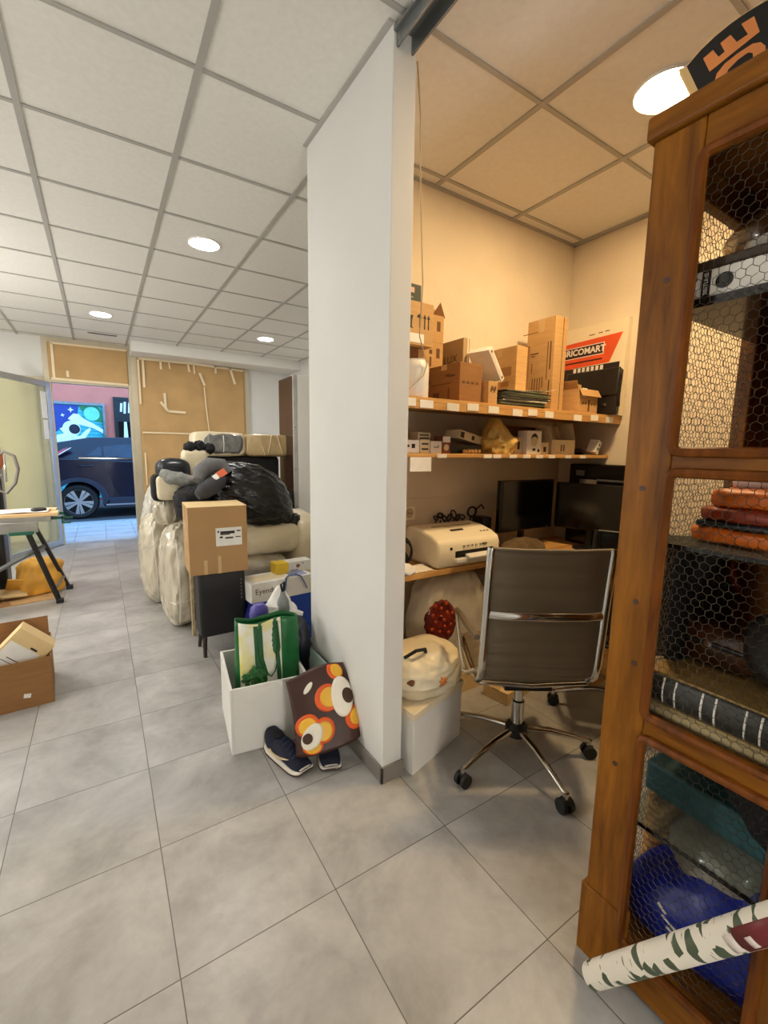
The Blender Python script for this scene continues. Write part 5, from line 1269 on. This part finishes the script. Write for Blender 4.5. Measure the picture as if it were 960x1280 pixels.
for x, h in ((-.085, .095), (.0, .115)):
    MB().bx(x - .011, x + .011, -.1612, -.1595, .0, h).build('tape_strip', M_CTAPE, ct, smooth=0)
MB().bx(-.1812, -.1795, -.03, .03, .0, .44).build('side_tape', M_CTAPE, ct, smooth=0)
# patterned wooden frame behind the chair
fr = thing('carved_frame', 'cream wooden frame with a brown panel and ring ornament behind the chair', 'frame', (.545, 3.34, 0))
m_cf = mat('cream distressed wood', rgb(206, 184, 144), .6, var=.15, vscale=20)
for x in (-.045, .21): MB().bx(x - .012, x + .012, -.012, .012, 0, .80).build('stile', m_cf, fr, bev=.003)
for z in (.10, .26, .52, .78): MB().bx(-.033, .198, -.011, .011, z - .012, z + .012).build('rail', m_cf, fr, bev=.003)
MB().bx(-.033, .198, -.006, .006, .112, .768).build('brown_panel', mat('dark brown panel', rgb(86, 54, 34), .6, var=.15, vscale=14), fr)
MB().tube([(.06 + .055 * cos(t * pi / 12), -.010, .39 + .055 * sin(t * pi / 12)) for t in range(24)], .007, 8, closed=True).build('ring_ornament', m_cf, fr)
MB().bx(-.015, .18, -.012, -.006, .29, .30).bx(-.015, .18, -.012, -.006, .48, .49).build('inner_bead', m_cf, fr)
# upright wrapped bundles on the left
wrap('wrapped_bundle', 'tall cream bundle in clear film, nearest of the left pile, beside the carved frame', 'bundle', (.465, 3.72, .385), (.115, .28, .385), bands=(((.43, .70), (.43, .05)), ((.37, .22), (.57, .26))), e=.7, amp=.017, freq=9, ridge=True, ns=(1.3, 1.3, .5), nu=90, nv=60, seed=3, fb=.004, rot=(0, radians(2), 0))
wrap('wrapped_bundle', 'cream bundle in clear film at the left edge of the pile, farther than its neighbour', 'bundle', (.375, 4.38, .385), (.12, .29, .385), bands=(((.33, .70), (.35, .06)), ((.27, .5), (.40, .62))), e=.7, amp=.017, freq=9, ridge=True, ns=(1.3, 1.3, .5), nu=90, nv=60, seed=12, fb=.004)
wrap('wrapped_bundle', 'narrow film wrapped bundle tied at the neck under the cream cushion', 'bundle', (.44, 4.02, .86), (.095, .16, .115), m=m_film, e=.8, amp=.016, freq=12, ridge=True, ns=(1.5, 1.5, .5), seed=21)
wrap('wrapped_bundle', 'greyish film wrapped roll leaning at the far left of the pile before the kraft paper', 'bundle', (.42, 4.97, .515), (.12, .14, .515), m=m_gfilm, e=.8, amp=.016, freq=11, ridge=True, ns=(1.4, 1.4, .5), seed=31, rot=(0, radians(7), 0))
MBt = MB()
tag(MB().box((.585, 3.46, .905), (.14, .12, .016), (0, radians(9), 0)).build('white_board', M_WHITE, bev=.003), 'small white board edge sticking out behind the labelled carton', 'board')
wrap('wrapped_bundle', 'cream bundle in clear film under the dark rounded case', 'bundle', (.64, 4.30, .54), (.14, .14, .545), e=.6, amp=.014, freq=9, ridge=True, ns=(1.3, 1.3, .5), seed=41, fb=.004)
# cushions and cases on top
cu = thing('cushion_case', 'cream square cushion with dark piping on the left bundles', 'cushion', (.435, 3.80, 1.06))
MB().blob((0, 0, 0), (.092, .09, .095), e=.38, amp=.004, freq=9, nu=48, nv=32).build('pad', m_film2, cu)
MB().blob((-.035, .03, .0), (.088, .075, .108), e=.45, nu=40, nv=26).build('dark_piping', M_BLACKF, cu)
hm = thing('helmet_case', 'dark rounded leather case on top of the left bundles', 'case', (.53, 4.25, 1.18))
MB().blob((0, 0, 0), (.14, .11, .10), e=.75, amp=.004, freq=8, nu=48, nv=30).build('shell', mat('dark navy leather', rgb(30, 34, 40), .3, var=.1), hm)
MB().tube([(-.13, -.04, .02), (-.05, -.10, .03), (.06, -.11, .03), (.135, -.03, .02)], .005, 8).build('seam', M_BLACK, hm)
wrap('cushion', 'small cream cushion standing between the dark case and the black pompoms', 'cushion', (.715, 4.30, 1.24), (.11, .09, .12), m=m_film2, e=.45, amp=.006, freq=9, seed=2)
for i, (x, z, l) in enumerate(((.675, 1.375, 'left black pompom on the small cream cushion'), (.755, 1.385, 'middle black pompom on the small cream cushion'), (.84, 1.365, 'right black pompom beside the small cream cushion'))):
    wrap('pompom', l, 'pompom', (x, 4.26, z), (.05, .05, .05), m=M_BLACKF, e=1, amp=.012, freq=40, seed=i, nu=28, nv=18)
np_ = thing('neck_pillow', 'grey neck pillow with an orange tag on the pile', 'pillow', (.665, 3.36, 1.14))
m_np = mat('grey jersey', rgb(104, 104, 104), .9, var=.08, vscale=40); m_npd = mat('charcoal jersey', rgb(58, 58, 62), .9, var=.08, vscale=40)
MB().tube([(-.10, -.05, .0), (-.07, .0, .06), (.0, .03, .105), (.08, .03, .10), (.12, .0, .04)], [.035, .055, .062, .06, .045], 20).build('upper_roll', m_np, np_)
MB().tube([(-.115, -.10, -.10), (-.075, -.09, -.075), (-.01, -.08, -.035), (.05, -.07, .0), (.07, -.06, .025)], [.03, .055, .06, .05, .03], 20).build('lower_roll', m_npd, np_)
MB().box((.055, -.095, .055), (.065, .05, .004), (radians(58), radians(-32), 0)).build('orange_tag', mat('orange tag', rgb(206, 96, 60), .6), np_)
MB().box((.012, -.108, .03), (.035, .04, .004), (radians(58), radians(-32), 0)).build('white_tag', M_PAPER, np_)
wrap('grey_scarf', 'grey cloth draped over the cream cushion', 'cloth', (.515, 3.74, 1.125), (.155, .13, .05), m=mat('grey knit', rgb(132, 132, 126), .95, var=.12, vscale=40, bump=.4, bscale=90), e=.8, amp=.022, freq=14, seed=8, rot=(0, radians(14), 0))
bk = thing('backpack', 'black backpack with loose straps behind the labelled carton', 'backpack', (.60, 3.60, .93))
MB().blob((.02, 0, .02), (.16, .13, .12), e=.75, amp=.022, freq=10, ridge=True, nu=56, nv=34, seed=4).build('bag_body', M_BLACKF, bk)
MB().blob((-.03, -.10, -.05), (.07, .05, .07), e=.8, amp=.01, freq=14, nu=30, nv=20).build('front_pocket', mat('charcoal ripstop', rgb(50, 52, 52), .6), bk)
for pts in ([(-.10, -.08, .02), (-.15, -.10, -.02), (-.16, -.10, -.07)], [(-.08, -.08, .06), (-.13, -.12, .05), (-.15, -.12, .05)], [(-.02, -.1, .09), (.05, -.14, .08), (.12, -.12, .10)]):
    MB().tube(pts, .009, 8, flat=.4).build('strap', M_BLACKF, bk)
MB().box((-.10, -.10, .085), (.015, .006, .03)).build('buckle', M_WHITE, bk)
# sofa with dark cover and wrapped cushions on it
sf_ = thing('sofa', 'black sofa at the back of the pile under two wrapped cushions', 'sofa', (1.28, 4.75, 0))
MB().bx(-.42, .42, -.28, .32, .06, .62).build('seat_base', M_BLACKF, sf_, bev=.05, seg=4)
MB().bx(-.42, .42, .08, .32, .55, 1.29).build('back', M_BLACKF, sf_, bev=.05, seg=4)
for x in (-.38, .38):
    MB().bx(x - .07, x + .07, -.28, .30, .06, .92).build('armrest', M_BLACKF, sf_, bev=.04, seg=4)
    MB().cyl((x, -.22, 0), (x, -.22, .07), .022, n=12).build('foot', M_BLACK, sf_)
wc1 = thing('wrapped_cushion', 'grey cushion with cream edge in clear film, left on the black sofa', 'cushion', (1.05, 4.90, 1.292)); wc1.scale = (1, 1, 1.12)
MB().blob((0, 0, .105), (.265, .13, .112), e=.32, amp=.006, freq=9, nu=64, nv=40).build('cream_cover', m_film2, wc1)
MB().blob((.03, -.075, .108), (.20, .065, .082), e=.35, amp=.010, freq=12, ridge=True, nu=64, nv=40).build('grey_film', mat('grey film', rgb(112, 112, 110), .12, var=.25, vscale=14, bump=.6, bscale=20, coat=1.0), wc1)
MB().tube([(.03, -.142, .185), (.032, -.146, .12), (.028, -.143, .03)], .009, 8, flat=.4).build('white_tape', M_WHITE, wc1)
wc2 = thing('wrapped_cushion', 'beige cushion tied with pale tapes in clear film, right on the black sofa', 'cushion', (1.575, 4.90, 1.292)); wc2.scale = (1, 1, 1.12)
MB().blob((0, 0, .10), (.26, .13, .108), e=.3, amp=.005, freq=9, nu=64, nv=40).build('beige_cover', mat('beige cover in film', rgb(196, 170, 124), .3, var=.1, vscale=12, bump=.4, bscale=20, coat=.5), wc2)
for x0, x1 in ((-.12, -.06), (.02, -.03), (.08, .14)):
    MB().tube([(x0, -.128, .20), ((x0 + x1) / 2, -.134, .10), (x1, -.128, .01)], .008, 8, flat=.4).build('tape_band', M_TAPE, wc2)
for x in (1.40, 1.62):
    pass
# cream wrapped armchair in front of it
ac = thing('wrapped_armchair', 'cream armchair wrapped in film in the middle of the pile', 'armchair', (1.10, 3.62, 0))
MB().blob((-.02, -.02, .18), (.30, .30, .18), e=.45, amp=.012, freq=7, ridge=True, nu=64, nv=36, flatbottom=.003).build('base', m_film, ac)
MB().blob((-.09, -.06, .44), (.23, .28, .10), e=.55, amp=.012, freq=8, ridge=True, nu=64, nv=36, seed=3).build('lower_cushion', m_film, ac)
MB().blob((-.02, -.03, .66), (.30, .30, .12), e=.55, amp=.014, freq=8, ridge=True, nu=64, nv=36, seed=5).build('upper_cushion', m_film2, ac)
MB().blob((.285, .0, .50), (.115, .32, .34), e=.55, amp=.012, freq=7, ridge=True, nu=60, nv=40, seed=7, rot=(0, radians(4), 0)).build('armrest', m_film2, ac)
MB().blob((.0, .33, .70), (.33, .09, .36), e=.5, amp=.012, freq=7, ridge=True, nu=60, nv=40, seed=9).build('back', m_film, ac)
tb_ = thing('bin_bag', 'big glossy black bin bag lying on the wrapped armchair', 'bin bag', (.985, 3.50, 1.0))
m_bin = mat('glossy black bin bag', rgb(10, 10, 11), .2, var=.2, vscale=6, bump=.9, bscale=16, stretch=(.6, .6, 3.6), spec=.5)
MB().blob((0, 0, 0), (.30, .25, .215), e=.9, amp=.013, freq=11, ridge=True, ns=(.55, .8, 1.5), nu=150, nv=100, seed=14, rot=(0, radians(24), 0), spikes=(((1, -.1, -.28), .12, 9), ((-.9, 0, .35), .05, 4), ((.0, 0, 1), .02, 3))).build('bag_body', m_bin, tb_)
MB().blob((.335, -.06, -.23), (.062, .06, .066), amp=.014, freq=20, ridge=True, nu=36, nv=24, seed=5, spikes=(((.2, 0, -1), .06, 5),)).build('tied_neck', m_bin, tb_)
# tall dark cabinet at the rear right
wd = thing('wardrobe', 'tall wardrobe with a dark brown side and white front behind the pile', 'wardrobe', (1.95, 4.77, 0))
MB().bx(-.19, .20, -.225, .225, .03, 2.14).build('carcass', mat('dark brown laminate', rgb(64, 44, 34), .25, var=.1, vscale=4), wd, bev=.004)
MB().bx(-.20, -.155, -.245, -.225, .03, 2.145).build('edge_profile', mat('pale grey profile', rgb(186, 184, 178), .4, metal=.2), wd, bev=.003)
MB().bx(-.150, .20, -.245, -.226, .03, 2.145).build('door', M_WHITEBOX, wd, bev=.003)
mb = MB()
for z in (.75, 1.15, 1.6): mb.cyl((-.178, -.2465, z), (-.178, -.243, z), .008, n=12)
mb.build('screw_cap', M_STEEL, wd)
MB().bx(-.19, .20, -.20, .22, 0, .03).build('plinth', M_BLACK, wd)
# boxes in front of the armchair
blu_b = carton('royal blue box standing on the floor under the long white box', (1.01, 2.98, 0), (.44, .26, .345), radians(3), mat('royal blue card', rgb(16, 62, 158), .4, var=.04), seam=False)
marks(blu_b, [(-.03, .315, .012, .008)], pl('front', .44, .26), M_PAPER)
tag(MB().blob((.80, 2.80, .17), (.06, .07, .17), e=.7, amp=.012, freq=12, ridge=True, nu=36, nv=28, flatbottom=0).build('navy_bag', mat('navy plastic', rgb(20, 26, 110), .35, var=.15)), 'navy blue plastic bag left of the royal blue box', 'plastic bag')
lw = carton('long white box lettered Eyendy with blue ribbons on the royal blue box', (1.005, 2.96, .345), (.46, .22, .135), radians(5), M_PAPER, seam=False)
text_mb('Eyendy', .052, f=lambda x, y, z: (x - .13, -.1112 - z, y + .075), depth=.001).build('lettering', mat('grey brown print', rgb(90, 76, 64), .6), lw, smooth=0)
MB().bx(-.19, .05, -.07, .07, .1345, .1358).build('cream_panel', M_TAPE, lw, smooth=0); MB().bx(.07, .2, -.08, .06, .1345, .1358).build('lilac_panel', mat('lilac print', rgb(150, 160, 200), .5), lw, smooth=0)
MB().bx(.205, .2308, -.1112, -.10, .02, .11).build('end_print', mat('beige print', rgb(214, 190, 160), .5), lw, smooth=0)
m_rib = mat('blue ribbon', rgb(40, 70, 122), .4, var=.25, vscale=60)
MB().tube([(.0, -.116, .02), (.012, -.118, .09), (.018, -.114, .140), (.06, -.07, .146), (.12, -.07, .146)], .011, 8, flat=.25).build('ribbon', m_rib, lw)
MB().tube([(.10, -.09, .146), (.13, -.116, .139), (.155, -.122, .09), (.175, -.122, .045)], .010, 8, flat=.25).build('ribbon', m_rib, lw)
yw = carton('white and yellow box on top of the long white box', (1.14, 3.03, .4815), (.28, .10, .075), radians(5), M_PAPER, seam=False)
MB().bx(-.1405, -.045, -.0512, .0512, -.0002, .0756).build('yellow_end', mat('yellow print', rgb(246, 206, 60), .5), yw, smooth=0)
MB().prism(circ(.03, .042, .016, .014), pl('front', .28, .10), 0, .001).build('round_print', mat('brown dot print', rgb(140, 100, 80), .5), yw, smooth=0)
marks(yw, [(.0, .012, .06, .010), (.07, .058, .012, .012)], pl('front', .28, .10), mat('lilac print', rgb(150, 160, 200), .5))

# ================================================================== HALL, left side
bxn = carton('open brown carton on the floor at the left edge holding a tilted carton', (-.535, 2.99, 0), (.46, .38, .262), radians(4), M_CARD_D, open_top=True, flaps=(('B', 12, .10), ('L', 30, .08)))
for x in (-.02, .12): MB().box((x, -.2012, .075), (.030, .002, .022), (0, .2, 0)).build('white_sticker', M_PAPER, bxn, smooth=0)
o = carton('light tilted carton with a white address label inside the open brown carton', (-.53, 2.93, .16), (.19, .17, .26), m=M_CARD_L, rot=(radians(-10), radians(44), radians(-4)), seam=False)
MB().bx(-.085, .07, -.0865, -.085, .02, .19).build('address_label', M_PAPER, o, smooth=0)
marks(o, [(.0, .115, .09, .004), (-.01, .095, .10, .003), (-.01, .06, .09, .004), (.0, .035, .10, .003), (.03, .20, .035, .010)], lambda u, v, wv: (u, -.0866 - wv, v), M_INK, 'address_print')
tag(MB().blob((-.60, 3.12, .20), (.12, .07, .06), amp=.02, freq=16, ridge=True, nu=40, nv=24).build('crumpled_paper', M_CARD_D), 'crumpled brown packing paper in the open brown carton', 'paper')
# folding work bench with boards
wbh = thing('folding_workbench', 'folding work bench with black legs and green clamps at the left', 'work bench', (0, 0, 0))
m_green = mat('green clamp metal', rgb(24, 92, 70), .4, var=.1)
MB().bx(-1.25, -.38, 4.55, 4.95, .745, .785).build('top_frame', mat('grey bench metal', rgb(150, 148, 140), .4, metal=.5), wbh, bev=.004)
MB().bx(-.72, -.47, 4.535, 4.56, .66, .75).build('side_plate', mat('grey bench metal', rgb(150, 148, 140), .4, metal=.5), wbh, bev=.006)
for y, xt, xb in ((4.66, -.58, -.385), (5.08, -.56, -.335)):
    MB().tube([(xt, y - (.02 if y < 5 else .2), .75), (xb, y, .02)], .021, 4).build('leg', M_BLACK, wbh, smooth=0)
    MB().box((xb + .005, y, .02), (.055, .05, .04)).build('rubber_foot', M_RUBBER, wbh, bev=.006)
    MB().tube([(-1.02, y - .02, .75), (-1.22, y, .02)], .021, 4).build('leg', M_BLACK, wbh, smooth=0)
MB().tube([(-.45, 4.66, .52), (-1.0, 4.64, .22)], .018, 4).build('brace', M_STEEL, wbh, smooth=0)
MB().tube([(-.41, 4.70, .12), (-.365, 5.04, .14)], .015, 4).build('cross_bar', M_STEEL, wbh, smooth=0)
for y in (4.60, 4.90):
    MB().bx(-.42, -.30, y - .012, y + .012, .752, .775).bx(-.315, -.30, y - .012, y + .012, .72, .775).bx(-.315, -.25, y - .010, y + .010, .712, .73).build('clamp', m_green, wbh, bev=.002)
MB().bx(-.66, -.50, 4.525, 4.545, .645, .672).build('clamp_bar', m_green, wbh, bev=.002)
tag(MB().bx(-1.22, -.335, 4.56, 4.74, .786, .812).build('pine_board', mat('pale pine board', rgb(226, 190, 136), .5, var=.06, vscale=4, stretch=(.3, 3, 3)), bev=.002), 'pale pine board lying at the front of the work bench', 'board')
tag(MB().bx(-1.22, -.36, 4.78, 4.95, .786, .815).build('pine_board', mat('pale pine board', rgb(226, 190, 136), .5), bev=.002), 'pale pine board lying at the rear of the work bench', 'board')
tag(MB().grid(lambda u, v: (-.95 + .55 * u, 4.60 + .26 * v, .819 + .006 * sin(u * 7 + v * 3) ** 2), 20, 10).build('plan_sheet', M_PAPER, solid=.002), 'white paper sheet spread on the work bench boards', 'paper')
tag(MB().blob((-.47, 4.68, .832), (.055, .04, .018), e=.8, nu=26, nv=14).build('pad_tool', M_BLACK), 'small dark sanding block on the work bench', 'tool')
# vacuum / saw behind the bench
vc = thing('vacuum_cleaner', 'tall dark vacuum cleaner with orange head behind the work bench', 'vacuum cleaner', (-.86, 5.35, 0))
MB().bx(-.14, .06, -.12, .12, .05, .62).build('tank', M_BLACK, vc, bev=.03, seg=3)
MB().lathe([(.05, .62), (.055, .66), (.05, 1.10), (.04, 1.12)], c=(.02, 0, 0), n=24).build('column', M_BLACK, vc)
MB().blob((.01, -.01, 1.24), (.09, .09, .13), e=.8, nu=32, nv=22).build('head', mat('orange brown plastic', rgb(196, 106, 56), .4), vc)
MB().tube([(.06, -.06, 1.26), (.12, -.08, 1.31), (.19, -.08, 1.27), (.21, -.08, 1.15), (.18, -.08, 1.02), (.11, -.08, .93), (.06, -.07, .95), (.05, -.07, 1.05), (.09, -.07, 1.1)], .014, 10).build('hose', mat('grey hose', rgb(110, 104, 96), .5), vc)
for x in (-.11, .03): MB().cyl((x, -.125, .04), (x, -.095, .04), .04, n=18).build('wheel', M_RUBBER, vc)
tc_ = thing('tool_case', 'dark brown tool case under the work bench', 'case', (-.98, 4.92, 0), radians(8))
MB().bx(-.2, .16, -.12, .12, 0, .42).build('case_body', mat('dark brown case', rgb(60, 46, 36), .5, var=.2, vscale=10), tc_, bev=.015)
MB().bx(-.2, .16, -.124, -.118, .20, .215).build('lid_seam', M_BLACK, tc_)
MB().tube([(-.08, 0, .42), (-.07, 0, .46), (.03, 0, .46), (.04, 0, .42)], .010, 8).build('handle', M_BLACK, tc_)
# yellow padded sheets and flattened card under the bench
yl = thing('padded_sheets', 'crumpled yellow packing board on the floor under the work bench', 'packing', (-.60, 5.02, 0))
m_yel = mat('yellow packing board', rgb(226, 166, 62), .6, var=.1, vscale=6, bump=.3, bscale=10)
MB().blob((.06, .08, .15), (.16, .12, .16), e=.5, amp=.02, freq=8, ridge=True, nu=44, nv=28, flatbottom=.012, rot=(0, .1, .3)).build('bulk', m_yel, yl)
MB().box((-.06, -.04, .12), (.24, .02, .12), (.5, .2, .2)).build('folded_panel', m_yel, yl, bev=.004)
MB().box((-.14, -.08, .065), (.20, .14, .02), (.25, .12, .3)).build('folded_panel', M_CARD_L, yl, bev=.004)
fc = thing('flattened_carton', 'flattened brown carton lying on the floor under the yellow packing board', 'cardboard', (-.68, 4.94, 0), radians(12))
MB().bx(-.34, .26, -.18, .20, 0, .007).build('panel', M_CARD, fc, bev=.001)
MB().box((-.2, -.12, .016), (.22, .14, .006), (.06, .04, .2)).build('flap', M_CARD_D, fc)
